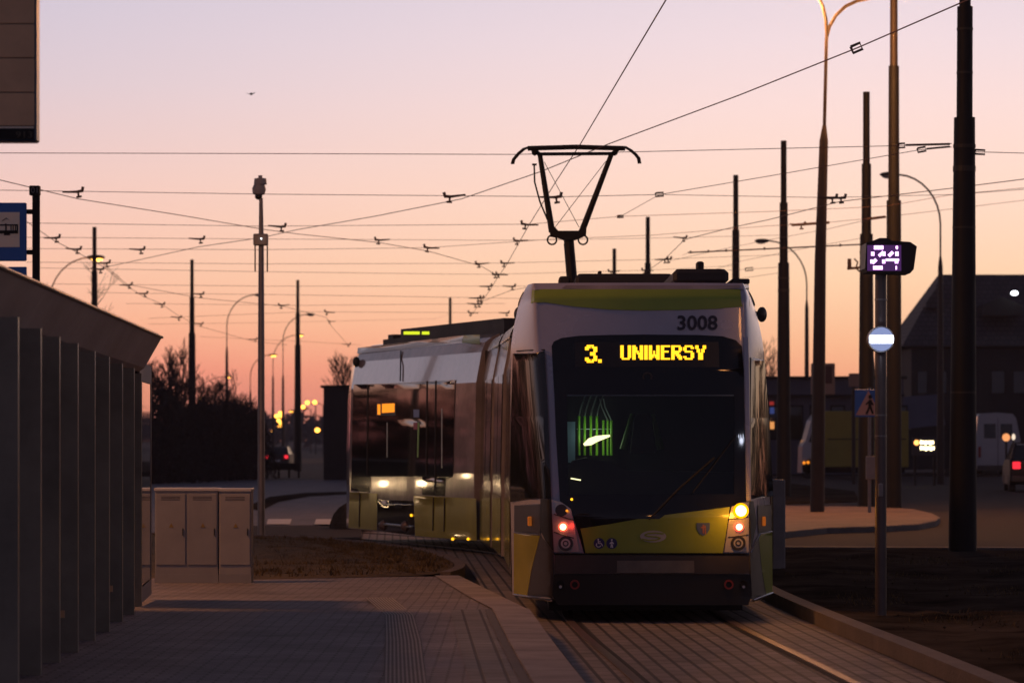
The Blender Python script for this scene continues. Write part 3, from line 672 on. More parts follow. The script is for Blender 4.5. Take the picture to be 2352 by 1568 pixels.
for c_ in 'UNIWERSY':
    r = FONT[c_]
    if c_ == 'I': x -= cwid
    leds(r, x, 793, cwid, 33/8, .02, mb); x += (len(r[0])+1)*cwid
    if c_ == 'I': x -= cwid
mb.build('display_letters', M['led'], dm)
mb = MB(); leds(['0111100','1110111','1100011','0000011','0001110','0001110','0000011','1100011','1110111','0111100'], 1344, 792, 27/7, 4.1, .02, mb); leds(['11','11'], 1374, 825, 3.7, 4, .02, mb)
mb.build('display_number', M['led'], dm)
# camera eye in the screen, brand ellipse, discs, shield
ringon(1487, 866, 8, 12, .016).build('camera_ring', M['bumper'], tram)
def ell(px, py, rx, ry, off, m_, par, nm, n=28, inner=0.0, rot=0.0):
    mb = MB(); vs = []
    for k in range(n):
        a = 2*pi*k/n; vs.append((rx*cos(a), ry*sin(a)))
    if inner > 0:
        vo = [unp(px+a_, py+b_, off) for a_, b_ in vs]; vi = [unp(px+a_*inner, py+b_*inner, off) for a_, b_ in vs]
        mb.add(vo+vi, [(k, (k+1)%n, n+(k+1)%n, n+k) for k in range(n)])
    else: mb.add([unp(px+a_, py+b_, off) for a_, b_ in vs], [tuple(range(n))])
    return mb.build(nm, m_, par)
logo = ell(1500, 1231, 30, 13.5, .026, mat('emblem_grey', (0.42, 0.40, 0.36), 0.4), tram, 'oval_emblem')
def strokes(pl_, wdt, off, m_, nm, par):
    mb = MB()
    for line in pl_:
        for (x0, y0), (x1, y1) in zip(line[:-1], line[1:]):
            L = sqrt((x1-x0)**2+(y1-y0)**2); nx_, ny_ = -(y1-y0)/L*wdt/2, (x1-x0)/L*wdt/2
            mb.add([unp(x0+nx_, y0+ny_, off), unp(x1+nx_, y1+ny_, off), unp(x1-nx_, y1-ny_, off), unp(x0-nx_, y0-ny_, off)], [(0,1,2,3)])
    return mb.build(nm, m_, par)
strokes([[(1524, 1225), (1505, 1223), (1488, 1224), (1480, 1228), (1488, 1231), (1508, 1232), (1517, 1235), (1508, 1239), (1490, 1240), (1474, 1237)]], 3.2, .029, M['lime'], 'emblem_stroke', logo)
d1 = ell(1376, 1247, 12.5, 12.5, .026, M['bluedisc'], tram, 'wheelchair_symbol'); d2 = ell(1405, 1247, 12.5, 12.5, .026, M['bluedisc'], tram, 'passenger_symbol')
strokes([[(1374, 1239), (1374, 1247), (1381, 1247), (1384, 1253)], [(1371, 1247), (1369, 1251), (1372, 1255), (1377, 1255), (1380, 1252)], [(1374, 1243), (1379, 1243)]], 2.0, .029, M['white'], 'symbol_print', d1)
ell(1374, 1238, 2, 2, .030, M['white'], d1, 'symbol_head', 10)
strokes([[(1405, 1242), (1405, 1250)], [(1405, 1243), (1400.5, 1248)], [(1405, 1243), (1409.5, 1248)], [(1404, 1250), (1403, 1257)], [(1406, 1250), (1407, 1257)]], 2.6, .029, M['white'], 'symbol_print', d2)
ell(1405, 1239, 2.2, 2.2, .030, M['white'], d2, 'symbol_head', 10)
sh = patch([(1600, 1200), (1630, 1200), (1630, 1214), (1624, 1224), (1615, 1230), (1606, 1224), (1600, 1214)], .028, rows=6, cols=6).build('coat_of_arms', mat('shield_blue', (0.06, 0.10, 0.24), 0.5), tram)
strokes([[(1615, 1204), (1615, 1224)], [(1609, 1211), (1621, 1209)], [(1619, 1206), (1620, 1226)]], 3, .031, mat('shield_red', (0.30, 0.12, 0.10), 0.5), 'arms_figure', sh)
# interior behind the windscreen
mb = MB(); mb.box(.25, 2.25, 34.2, 34.25, .5, 2.8); mb.box(.25, 2.25, 32.6, 34.2, .6, .95); mb.build('cab_partition', M['black'], tram)
mb = MB()
for px in (1330, 1343, 1357, 1371, 1386, 1396, 1404):
    x, y, z = W(px, 1000, 34.0); zt = W(px, 955 if px < 1380 else 965, 34.0)[2]; zb = W(px, 1045, 34.0)[2]; mb.tube([(x, y, zb), (x, y, zt)], .013, 8)
mb.build('grab_pole', M['greenpole'], tram, True)
mb = MB()
for k, px in enumerate((1330, 1343, 1357, 1371)):
    mb.tube([W(px, 956, 34.0), W(px+3, 940, 34.0), W(px+14, 908, 34.05)], .007, 6)
for px in (1396, 1404): mb.tube([W(px, 965, 34.0), W(px-14, 935, 34.0), W(px-18, 915, 34.0)], .006, 6)
mb.tube([W(1325, 985, 34.0), W(1405, 985, 34.0)], .005, 6)
mb.build('hand_rail', M['steelrail'], tram, True)
mb = MB(); a = W(1341, 1021, 33.9); b = W(1371, 1007, 33.9); c_ = W(1401, 1000, 33.9); mb.tube([a, W(1355, 1014, 33.9), b, c_], [.012, .036, .030, .01], 8); mb.build('interior_lamp', M['coolwhite'], tram)
lamp_light(W(1365, 1000, 33.75), 1.3, (.75, 1, .8), .05)
mb = MB(); x0 = W(1300, 968, 33.8); x1 = W(1321, 1062, 33.8); mb.box(x0[0], x1[0], 33.8, 33.81, x1[2], x0[2]); mb.build('notice_sheet', mat('sheet_blue', (0.30, 0.42, 0.55), 0.6), tram)
mb = MB()
for (a, b) in (((1452, 950), (1432, 1032)), ((1500, 950), (1518, 1032))):
    p = W(*a, 33.7); q = W(*b, 33.7); mb.tube([p, q], [.02, .04], 8)
mb.build('seat_back', mat('seat_green', (.06, .12, .015), .6), tram, True)
mb = MB(); q = [W(x, y, 33.75) for x, y in ((1448, 1040), (1456, 965), (1466, 948), (1486, 948), (1496, 965), (1506, 1040))]; mb.prism([(p[0], p[2]) for p in q], 33.75, 33.85); mb.build('driver_seat', mat('seat_dark', (.05, .05, .05), .7), tram)
mb = MB(); q = [W(x, y, 33.2) for x, y in ((1300, 1140), (1302, 1075), (1316, 1058), (1350, 1050), (1400, 1062), (1440, 1080), (1690, 1085), (1690, 1140))]; mb.prism([(p[0], p[2]) for p in q], 33.2, 33.6); mb.build('dashboard', mat('dash_dark', (.025, .025, .027), .6), tram)
p = W(1311, 1098, 33.0); q = W(1334, 1102, 33.0); mb = MB(); mb.tube([p, q], .006, 6); mb.build('dashboard_light', M['coolwhite'], tram)

# roof units on near section
def wbox(px0, px1, py0, py1, d0, d1, b=.03):
    s = d0; x0 = (px0-CX)*s/F; x1 = (px1-CX)*s/F; z0 = EYE-(py1-HY)*s/F; z1 = EYE-(py0-HY)*s/F
    return MB().bbox(x0, x1, d0, d1, z0, z1, b)
wbox(1546, 1674, 617, 652, 34.4, 36.6, .04).build('roof_unit', M['roofdark'], tram)
m_ = wbox(1600, 1617, 600, 620, 34.8, 35.0, .015); m_.build('antenna', M['roofdark'], tram)
wbox(1680, 1722, 640, 652, 34.5, 37, .01).build('cable_duct', M['roofdark'], tram)
wbox(1322, 1548, 628, 668, 39.5, 42.5, .04).build('roof_unit', M['roofdark'], tram)
wbox(1284, 1310, 634, 662, 40.2, 41.0, .02).build('roof_unit', M['roofdark'], tram)
m_ = wbox(1374, 1382, 622, 630, 39.6, 39.9, .005); m_.build('roof_vent', M['roofdark'], tram)
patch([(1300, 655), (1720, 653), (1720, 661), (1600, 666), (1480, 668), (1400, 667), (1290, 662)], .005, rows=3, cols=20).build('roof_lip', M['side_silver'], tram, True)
# ---- far cab section E
e0 = (-.56, 50.5); e1 = (-2.72, 57.1); ex = e1[0]-e0[0]; ey = e1[1]-e0[1]; EL = sqrt(ex*ex+ey*ey); ex /= EL; ey /= EL
nl = (-ey, ex)      # outward left normal
c0 = (e0[0]-nl[0]*1.25, e0[1]-nl[1]*1.25); c1 = (e1[0]-nl[0]*1.25, e1[1]-nl[1]*1.25)
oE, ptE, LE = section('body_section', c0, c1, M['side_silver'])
# tapering nose beyond the far end
mb = MB(); prof = [(0.22,1.25),(1.5,1.25),(2.4,hws(2.4)),(3.0,hws(3.0)),(3.15,1.0)]
for t, sc in ((0, 1), (.5, .93), (1.0, .72)):
    for h, z in [(h, z) for z, h in prof]+[(-h, z) for z, h in reversed(prof)]: mb.v.append((c1[0]+ex*t+nl[0]*h*sc, c1[1]+ey*t+nl[1]*h*sc, z))
n = 10; mb.f += [(r*n+k, (r+1)*n+k, (r+1)*n+(k+1)%n, r*n+(k+1)%n) for r in range(2) for k in range(n)]+[tuple(range(2*n, 3*n))]
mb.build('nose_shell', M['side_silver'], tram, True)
def unE(px, py, off=0.0):
    k = (px-CX)/F; z = 1.5; d = 54
    for _ in range(12):
        cdist = hws(min(max(z, .2), 3.2))-1.25+off
        d = (nl[0]*e0[0]+nl[1]*e0[1]+cdist)/(nl[0]*k+nl[1]); z = EYE-(py-HY)*d/F
    return (k*d, d, z)
def Z3(x, y): return ((950+x/1.96)/1.2755, (880+y/1.96)/1.2755)
def ep(pts, off, nm, m_, rows=8, cols=8): return patch([Z3(*p) for p in pts], off, rows=rows, cols=cols, U=unE).build(nm, m_, tram, True)
ep([(192, 272), (800, 200), (790, 242), (190, 306)], .012, 'roof_edge', M['cream'], 3, 8)
ep([(800, 200), (893, 195), (893, 250), (790, 243)], .013, 'roof_edge', M['lime_dark'], 3, 3)
ep([(168, 482), (450, 470), (752, 452), (735, 1110), (570, 1105), (565, 1012), (262, 1012), (262, 1100), (150, 1098)], .010, 'window_band', M['side_glass']) if False else None
ep([(168, 482), (450, 472), (750, 454), (744, 700), (738, 1010), (156, 1010), (160, 700)], .010, 'window_band', M['side_glass'], 10, 12)
ep([(156, 1010), (262, 1010), (262, 1098), (150, 1096)], .010, 'door_window', M['side_glass'], 3, 3)
ep([(562, 1010), (738, 1010), (696, 1030), (692, 1122), (562, 1114)], .010, 'door', M['side_glass'], 3, 4)
ep([(145, 1100), (305, 1106), (302, 1318), (138, 1304)], .011, 'skirt_panel', M['yellow'], 4, 4)
ep([(512, 1118), (872, 1135), (876, 1378), (522, 1350)], .011, 'skirt_panel', M['yellow'], 4, 6)
ep([(305, 1140), (512, 1150), (520, 1350), (302, 1320)], .012, 'bogie_cutout_shade', M['black_gloss'], 4, 6)  # black patch painted for the shade inside the open bogie cutout
for (x, y0, y1) in ((250, 484, 1000), (590, 462, 1005), (640, 460, 1100), (205, 1105, 1300), (628, 1128, 1320), (692, 1132, 1325), (440, 290, 460)):
    a = Z3(x, y0); b = Z3(x-4, y1); mb = MB(); mb.tube([unE(*a, .016), unE((a[0]+b[0])/2, (a[1]+b[1])/2, .016), unE(*b, .016)], .012, 6); mb.build('panel_joint', M['black'], tram)
mb = MB()
for (x, y) in ((345, 1290), (470, 1295)):
    p = unE(*Z3(x, y), .0); mb.ball(p, .09, .05, .09, 14, 8)
mb.build('axle_hub', M['railsteel'], tram, True)
mb = MB(); mb.tube([unE(*Z3(315, 1280), .03), unE(*Z3(505, 1300), .03)], .02, 6); mb.tube([unE(*Z3(330, 1170), .03), unE(*Z3(500, 1172), .03)], .012, 6); mb.build('bogie_frame', M['chrome'], tram)
dE = ep([(300, 590), (410, 590), (410, 660), (300, 660)], .013, 'side_display', M['black'], 2, 2)
ep([(305, 595), (322, 595), (322, 655), (305, 655)], .017, 'display_number', M['led_or'], 1, 1); ep([(331, 593), (404, 590), (403, 640), (331, 645)], .017, 'display_letters', M['led_or'], 1, 1)
ep([(512, 625), (545, 625), (545, 670), (512, 670)], .014, 'sticker', mat('sticker_blue', (.2, .28, .5), .5), 1, 1)
ep([(512, 700), (534, 700), (534, 740), (512, 740)], .014, 'sticker', mat('sticker_red', (.4, .06, .08), .5), 1, 1)
ep([(536, 700), (546, 700), (540, 900), (532, 900)], .014, 'grab_pole', M['greenpole'], 1, 1)
for (x, y0, y1) in ((360, 700, 900), (674, 620, 960)): ep([(x-2, y0), (x+3, y0), (x+3, y1), (x-2, y1)], .014, 'door_rubber', M['steelrail'], 1, 1)
mb = MB(); p = unE(*Z3(184, 352), .05); mb.ball(p, .06, .06, .09, 12, 8); mb.build('side_camera', M['black'], tram, True)
for (x, y) in ((500, 1232), (737, 1368), (826, 1368)):
    p = unE(*Z3(x, y), .02); mb = MB(); mb.ball(p, .022, .022, .022, 8, 6); mb.build('side_marker', M['led'], tram)
# roof units on far section (real boxes standing on its roof, aligned with the body)
def ebox(a0, a1, h0, h1, z0, z1, m_, nm):
    mb = MB(); cs = []
    for a in (a0, a1):
        for h in (h0, h1): cs.append((c0[0]+ex*a+nl[0]*h, c0[1]+ey*a+nl[1]*h))
    q = [cs[0], cs[2], cs[3], cs[1]]; mb.prism(q, z0, z1, 'z'); return mb.build(nm, m_, tram)
ebox(-.2, 5.25, .1, .85, 3.2, 3.5, M['roofdark'], 'roof_unit'); ebox(5.25, 6.3, .2, .85, 3.2, 3.36, M['roofdark'], 'roof_unit'); ebox(5.7, 6.0, .5, .85, 3.36, 3.43, M['roofdark'], 'roof_vent')
for (x0_, x1_) in ((927, 964), (969, 986)):
    y_ = 764.5
    k0 = (x0_-CX)/F; k1 = (x1_-CX)/F; qs = []
    for k in (k0, k1):
        d = (nl[0]*c0[0]+nl[1]*c0[1]+.855)/(nl[0]*k+nl[1]); qs.append((k*d, d, EYE-(y_+3.5-HY)*d/F)); qs.append((k*d, d, EYE-(y_-3.5-HY)*d/F))
    mb = MB(); mb.add(qs, [(0,2,3,1)]); mb.build('roof_light_strip', M['ygreen'], tram)
wbox(1218-10, 1222-10, 700, 760, 39.2, 39.3, .002) if False else None

# ---- pantograph
PD = 47.5
pb = empty('pantograph', W(1312, 650, PD)); pb.parent = tram; pb.location = tuple(a-b for a, b in zip(W(1312, 650, PD), tram.location))
def PP(mb, nm, sm=True): return mb.build(nm, M['mast'], pb, sm)
Wp = lambda x, y, o=0: W(x, y, PD+o)
mb = MB()
for o_, dx_ in ((-.18, 0), (.18, 4)):
    mb.tube([Wp(x+dx_, y, o_) for x, y in ((1175, 377), (1178, 366), (1190, 352), (1202, 342), (1216, 338), (1320, 334.5), (1434, 338), (1446, 345), (1458, 355), (1465, 364), (1467, 376))], .014, 8)
    a = Wp(1212, 341, o_); b = Wp(1320, 338, o_); c_ = Wp(1436, 341, o_); mb.tube([a, b, c_], .034, 8)
PP(mb, 'pan_head')
mb = MB(); mb.tube([Wp(1238, 354), Wp(1404, 353)], .024, 8); mb.tube([Wp(1226, 343, -.18), Wp(1228, 352, .18)], .04, 6); mb.tube([Wp(1416, 342, -.18), Wp(1412, 352, .18)], .04, 6)
mb.tube([Wp(1225, 342), Wp(1240, 356)], .03, 6); mb.tube([Wp(1420, 342), Wp(1404, 356)], .03, 6); PP(mb, 'head_frame')
for (a, b) in (((1240, 355), (1268, 533)), ((1405, 353), (1336, 533))):
    mb = MB(); mb.tube([Wp(*a), Wp(*b)], [.034, .046], 8); PP(mb, 'upper_arm')
mb = MB(); mb.prism([((px-CX)*PD/F, EYE-(py-HY)*PD/F) for px, py in ((1262, 522), (1272, 520), (1282, 531), (1328, 531), (1337, 520), (1347, 522), (1346, 540), (1330, 548), (1318, 552), (1296, 552), (1282, 546), (1264, 543))], PD-.12, PD+.12); PP(mb, 'knee_joint', False)
mb = MB(); mb.tube([Wp(1306, 546), Wp(1315, 655)], [.07, .075], 8); mb.tube([Wp(1298, 560), Wp(1306, 655)], .02, 6); PP(mb, 'lower_arm')
for (px, py) in ((1268, 551), (1339, 551)):
    mb = MB(); mb.tube([Wp(px+10.5*cos(a), py+10.5*sin(a)) for a in [2*pi*k/20 for k in range(21)]], .012, 6); PP(mb, 'damper_ring')
mb = MB(); mb.tube([Wp(1227, 378), Wp(1228, 418), Wp(1240, 463), Wp(1264, 520)], .012, 6); mb.tube([Wp(1222, 378), Wp(1233, 378)], .014, 6); PP(mb, 'control_rod')
mb = MB(); mb.tube([Wp(1250, 372), Wp(1330, 522)], .0045, 4); mb.tube([Wp(1392, 370), Wp(1275, 522)], .0045, 4); PP(mb, 'brace_wire')

# ------------------------------------------------------------------ masts
def cyl(mb, segs, n=20):   # segs: (z, r)
    mb.tube([(0, 0, z) for z, r in segs], [r for z, r in segs], n); return mb
def mast_mesh(z3, z2, z1, r3b, r3t, r2, r1):
    return cyl(MB(), [(0, r3b), (z3, r3t), (z3+.002, r3t), (z3+.004, r2*1.02), (z2, r2), (z2+.004, r1*1.02), (z1, r1)])
def std_mast(px, d, label, zs_=1.0, src=None, py_lean=0, par=None):
    loc = ((px-CX)*d/F, d, 0.05)
    if src is None:
        o = empty('catenary_mast', loc)
        cyl(MB(), [(0, .205), (6.5, .152)]).build('lower_tube', M['mast'], o, True, True)
        cyl(MB(), [(6.5, .116), (8.15, .112)]).build('middle_tube', M['mast'], o, True, True)
        cyl(MB(), [(8.15, .083), (9.85, .080)]).build('upper_tube', M['mast'], o, True, True)
        mb = MB(); mb.tube([(0,0,5.7), (0,0,5.78)], .165, 20); mb.tube([(0,0,6.05), (0,0,6.1)], .163, 20); mb.build('clamp_band', M['lamppost'], o, False, True)
    else:
        o = copy_tree(src); o.location = loc
    o.scale = (1, 1, zs_); tag(o, label, 'mast', 'stepped black catenary masts'); return o
m0 = std_mast(2211, 49, 'thickest black stepped mast, nearest one at the right edge', 0.965)
m0.rotation_euler = (0, radians(.25), 0)
mb = MB()
for z in (2.4, 4.85, 7.15, 7.8): 
    r = .2-(.2-.152)*min(1, z/6.5)+.004 if z < 6.5 else .119
    mb.tube([(0,0,z), (0,0,z+.03)], r, 20)
mb.build('strap', M['lamppost'], m0, False, True)
std_mast(1990, 80.6, 'black stepped mast directly behind the purple lit signal box', 1, m0).rotation_euler = (0, 0, 0)
for (px, d, lab) in ((1800, 93.8, 'black stepped mast just right of the tram rising beside its corner'), (1690, 106, 'black stepped mast rising behind the right end of the tram roof box'),
                     (1488, 126, 'black mast top seen behind the middle of the tram roof'), (1411, 147, 'short visible mast tip between pantograph and roof box'),
                     (1034, 198, 'small distant mast above the far tram section'), (217, 132, 'black mast behind the shelter roof with lit lamp behind it'),
                     (441, 156, 'black mast standing in front of the dark thicket'), (684, 176, 'black mast left of the dark block building')):
    std_mast(px, d, lab, 1, m0).rotation_euler = (0, 0, 0)
# remove straps from the copies other than the nearest
for o in list(S.objects):
    if o.name.startswith('strap') and o.parent is not m0: bpy.data.objects.remove(o)
o = empty('catenary_mast', ((2053-CX)*75/F, 75, .05))
cyl(MB(), [(0, .172), (6.9, .160)]).build('lower_tube', M['mast'], o, True, True); cyl(MB(), [(6.9, .125), (9.85, .115)]).build('middle_tube', M['mast'], o, True, True); cyl(MB(), [(9.85, .088), (12.5, .08)]).build('upper_tube', M['lamppost'], o, True, True)  # browner steel on the upper tube stands in for lamp light on it
tag(o, 'tall stepped mast with lamplight tinted into its upper tube, second from the right edge, running out of the top', 'mast', 'stepped black catenary masts')
# insulator bracket on the mast behind the signal
m3 = [o for o in S.objects if o.get('label', '').startswith('black stepped mast directly behind')][0]
mb = MB(); P3 = lambda x, y: tuple(a-b for a, b in zip(W(x, y, 80.5), m3.location))
mb.tube([P3(1946, 617), P3(1980, 614)], .03, 6); mb.tube([P3(1951, 615), P3(1951, 594)], [.05, .045], 8); mb.tube([P3(1962, 594), P3(1970, 602), P3(1966, 616), P3(1978, 626)], .02, 6); mb.build('insulator_bracket', M['hang'], m3, False, True)

# ------------------------------------------------------------------ street lamps
def street_lamp(px, d, hx, hy, cy, label, lit=False, base_z=0.05, r=1.0, power=0, group='curved arm street lamps', ax=0.0, emat=None, hs=1.0):
    X = (px-CX)*d/F; zc = EYE-(cy-HY)*d/F; zh = EYE-(hy-HY)*d/F; dx_ = (hx-px)*d/F
    o = empty('street_lamp', (X, d, base_z)); zc -= base_z; zh -= base_z
    cyl(MB(), [(0, .14*r), (zc-.35, .085*r), (zc, .045*r)], 14).build('pole', M['lamppost'], o, True, True)
    rise = zh-zc; a = min(abs(dx_), rise*.85); sg = 1 if dx_ > 0 else -1
    pts = [(0, 0, zc-.05), (0, 0, zh-a*.95)]
    for k in range(1, 9):
        t = k/8*pi/2*.97; pts.append((sg*(abs(dx_)-.3)*(1-cos(t)), ax*k/8, zh-a*.95+a*.95*sin(t)))
    MB().tube(pts, .034*r, 8).build('arm', M['lamppost'], o, True, True)
    hm = MB(); hm.ball((dx_-sg*.05, ax, zh), .36*hs, .16*hs, .10*hs, 14, 8); hd = hm.build('lamp_head', M['mast'], o, True, True)
    lm = MB(); lm.ball((dx_, ax, zh-.05*hs), .24*hs, .13*hs, .10*hs, 12, 8); lens = lm.build('lamp_lens', (emat or M['sodium']) if lit else M['lampshell'], o, True, True)
    if power: lamp_light((X+dx_, d+ax, zh+base_z-.25), power)
    tag(o, label, 'street lamp', group); return o
street_lamp(2160, 121, 2040, 401, 590, 'unlit curved lamp between the two tallest right masts, head pointing left')
street_lamp(1853, 158, 1748, 553, 690, 'unlit curved lamp standing left of the forked lamp post, head near the black mast')
street_lamp(521, 226, 597, 677, 796, 'unlit curved lamp whose head sits behind the camera pole')
street_lamp(650, 261, 714, 722, 860, 'unlit curved lamp with its head right of the black mast by the dark block')
street_lamp(627, 300, 690, 769, 861, 'lit curved lamp, head glowing just right of the mast by the dark block', True, power=500)
street_lamp(575, 270, 628, 815, 896, 'lit curved lamp glowing just right of the camera pole', True, power=500)
street_lamp(114, 175, 222, 591, 720, 'lit curved lamp above the shelter roof, glowing both sides of a mast', True, power=900, hs=1.35)
street_lamp(456, 330, 524, 865, 915, 'lit lamp glowing against the thin post left of the camera pole', True, hs=1.0)
street_lamp(440, 350, 462, 913, 935, 'lowest lit lamp above the dark thicket', True, hs=1.0)
street_lamp(545, 330, 505, 884, 930, 'unlit lamp head hanging above the dark thicket')
# far lit lamps
fl = street_lamp(676, 420, 669, 943, 960, 'lit lamp left of the far group of three, beside the black mast', True, emat=M['sodium_far'], hs=1.2, group='distant lit lamps along the street')
FL = [(696, 934, 400, 'left and lowest lamp of the far group of three right of the mast'), (706, 924, 380, 'middle lamp of the far group of three right of the mast'), (723, 923, 370, 'right lamp of the far group of three right of the mast'),
      (729, 987, 260, 'single larger lit lamp beside the dark block building'), (644, 948, 440, 'topmost lit lamp of the winding far chain'), (645, 955, 470, 'second lit lamp from the top of the winding far chain'), (635, 955, 460, 'lit lamp sticking out left near the top of the far chain'),
      (640, 965, 500, 'lit lamp in the middle of the winding far chain'), (645, 971, 540, 'lit lamp sticking out right in the middle of the far chain'), (642, 980, 580, 'lit lamp above the bottom row of the far chain'),
      (640, 992, 620, 'rightmost lamp of the bottom row of the far chain'), (631, 992, 640, 'middle lamp of the bottom row of the far chain'), (623, 993, 660, 'leftmost and dimmest lamp of the bottom row of the far chain')]
def far_lamp(px, py, d, lab):
    s = F/d; zh = EYE+(HY-py)/s; X = (px-CX)/s
    o = empty('street_lamp', (X, d, -.02)); MB().tube([(.9, .4, 0), (.9, .4, max(zh-.3, .5)), (.1, .1, zh)], .06, 6).build('pole', M['lamppost'], o, False, True)
    k = d/420; mb = MB(); mb.ball((0, 0, zh), .17*k+.09, .2, .155*k+.08, 12, 8); mb.build('lamp_lens', M['sodium_far'], o, True, True)
    tag(o, lab, 'street lamp', 'distant lit lamps along the street')
for a in FL: far_lamp(*a)
# forked lamp
d = 70.6; o = empty('street_lamp', ((1877-CX)*d/F, d, .1))
LL = lambda x, y, dd=0: tuple(a-b for a, b in zip(W(x, y, d+dd), o.location))
MB().tube([(0, 0, 0), LL(1884, 600), LL(1892, 324), LL(1893.5, 289)], [.15, .118, .09, .042], 16).build('pole', M['lamppost'], o, True, True)
MB().tube([LL(1893.5, 292), LL(1898, 100), LL(1899, 78), LL(1897, 45), LL(1890, 15), LL(1878, -10), LL(1860, -24)], .036, 8).build('arm', M['lamppost'], o, True, True)
MB().tube([LL(1899, 85), LL(1905, 62), LL(1920, 36), LL(1942, 15), LL(1968, 3), LL(2000, -4), LL(2042, -20)], .036, 8).build('arm', M['lamppost'], o, True, True)
for (hx, hy) in ((2066, -26), (1838, -30)):
    c_ = LL(hx, hy); mb = MB(); mb.ball(c_, .36, .16, .1, 14, 8); mb.build('lamp_head', M['mast'], o, True, True)
    mb = MB(); mb.ball((c_[0], c_[1], c_[2]-.06), .22, .13, .1, 12, 8); mb.build('lamp_lens', M['sodium'], o, True, True)
    w_ = W(hx, hy, d); lamp_light((w_[0], w_[1], w_[2]-.25), 1900)
tag(o, 'tall forked street lamp with two arms curving out of the top of the picture', 'street lamp')
# the lamp behind the shelter that throws the roof's shadow on the platform (outside the frame on the left)
o = empty('street_lamp', (-11.5, 33.5, .05)); cyl(MB(), [(0, .14), (8, .085), (8.4, .045)], 14).build('pole', M['lamppost'], o, True, True)
MB().tube([(0,0,8.3),(0,0,9.6),(.15,0,10.0),(.5,0,10.2),(.9,0,10.25)], .034, 8).build('arm', M['lamppost'], o, True, True)
mb = MB(); mb.ball((1.1,0,10.2), .36,.16,.1,14,8); mb.build('lamp_head', M['mast'], o, True, True); mb = MB(); mb.ball((1.1,0,10.14), .22,.13,.1,12,8); mb.build('lamp_lens', M['sodium'], o, True, True)
tag(o, 'lit street lamp behind the platform shelter', 'street lamp'); lamp_light((-10.4, 33.5, 10.0), 3200, size=.8)
# unseen right-hand street lamp, added to light the soil and the poles' sides
o2 = copy_tree(o); o2.location = (11.5, 20.0, .1); o2.rotation_euler = (0, 0, pi); o2['label'] = 'unseen street lamp added at the kerb right of the platform'; lamp_light((10.4, 20.0, 10.0), 170)
o3 = copy_tree(o); o3.location = (4.5, -12.0, .1); o3.rotation_euler = (0, 0, pi); o3['label'] = 'unseen street lamp added behind the viewer on the platform side'; lamp_light((3.4, -12.0, 10.0), 600)  # lamp added out of view to light the board and shelter posts

# ------------------------------------------------------------------ camera pole
d = 57.4; cp = empty('camera_pole', ((600-CX)*d/F, d, .1)); tag(cp, 'slim steel pole with dome camera on top and small junction box halfway', 'camera pole')
CPp = lambda x, y, dd=0: tuple(a-b for a, b in zip(W(x, y, d+dd), cp.location))
MB().tube([(0, 0, 0), CPp(600, 800), CPp(600, 560), CPp(599.5, 455)], [.062, .056, .045, .032], 14).build('pole', M['galv'], cp, True, True)
mb = MB(); q = [CPp(589, 415), CPp(608, 415)]; 
mb.tube([CPp(598, 403), CPp(598, 409), CPp(598, 410), CPp(598, 424)], [.035, .035, .1, .11], 12); cb = mb.build('camera_housing', M['cabinet2'], cp, True, True)
mb = MB(); mb.tube([CPp(596, 424), CPp(595, 434), CPp(594, 446), CPp(594, 449)], [.09, .118, .1, .05], 14); mb.build('camera_shroud', M['cabinet2'], cb, True, True)
mb = MB(); c_ = CPp(594, 451); mb.ball(c_, .065, .065, .06, 12, 8); mb.build('camera_dome', M['black_gloss'], cb, True, True)
mb = MB(); a = CPp(582, 564, -.05); b = CPp(616, 537, -.05); mb.bbox(a[0], b[0], a[1]-.06, a[1]+.06, a[2], b[2], .015); jb = mb.build('junction_box', M['galv'], cp, False, True)
mb = MB(); c_ = CPp(600, 548, -.15); mb.ball(c_, .011, .008, .011, 8, 6); mb.build('status_light', M['wlamp'], jb, False, True)
for px in (586, 614): MB().tube([CPp(px, 564, -.05), CPp(px, 624, -.05)], .012, 6).build('cable', M['hang'], cp, False, True)

# ------------------------------------------------------------------ wires
hm = MB(); hm.tube([(-.21, 0, .0), (.02, 0, -.01), (.12, 0, .0)], [.014, .022, .026], 6); hm.tube([(.12, 0, -.02), (.14, 0, .07)], [.022, .026], 6); hm.tube([(.05, 0, -.01), (.06, 0, -.09)], [.02, .014], 6); hm.tube([(.02, 0, -.10), (.11, 0, -.09)], .018, 6)
hproto = None
hmesh = None
def wire(name, pts, label, cat, group, r, depth=None, K=4.2):
    P = []
    n = len(pts)
    for i, p in enumerate(pts):
        dd = p[2] if len(p) > 2 else K*F/(HY-p[1]) if depth is None else (depth[0]+(depth[1]-depth[0])*i/(n-1))
        P.append((p[0], p[1], dd))
    WP = [W(*p) for p in P]
    o = MB().tube(WP, r, 5).build(name, M['wire'], None, True, loc=WP[0]); tag(o, label, cat, group); o['kind'] = ''
    del o['kind']; return (o, P)
G1 = 'thin span wires crossing between the masts'; G2 = 'contact wires above the tracks'
SP = []
def sp(pts, dep, lab): SP.append(wire('span_wire', pts, lab, 'wire', G1, .0056, dep))
sp([(-60, 351.5), (600, 353), (1180, 355), (1500, 348), (2060, 335), (2186, 330)], (49.5, 49), 'topmost long horizontal wire, passing behind the pantograph head to the thickest mast')
sp([(-60, 436), (600, 446), (1290, 452), (1515, 447), (1764, 405), (2109, 345), (2186, 338)], (58, 49), 'second long horizontal wire from the top, rising on the right to the thickest mast')
sp([(1515, 447), (1900, 454), (2190, 447), (2420, 430)], (60, 66), 'wire running right from the joint behind the pantograph toward the right edge')
sp([(1515, 447), (1425, 497)], (60, 68), 'short slanting wire link just right of the pantograph')
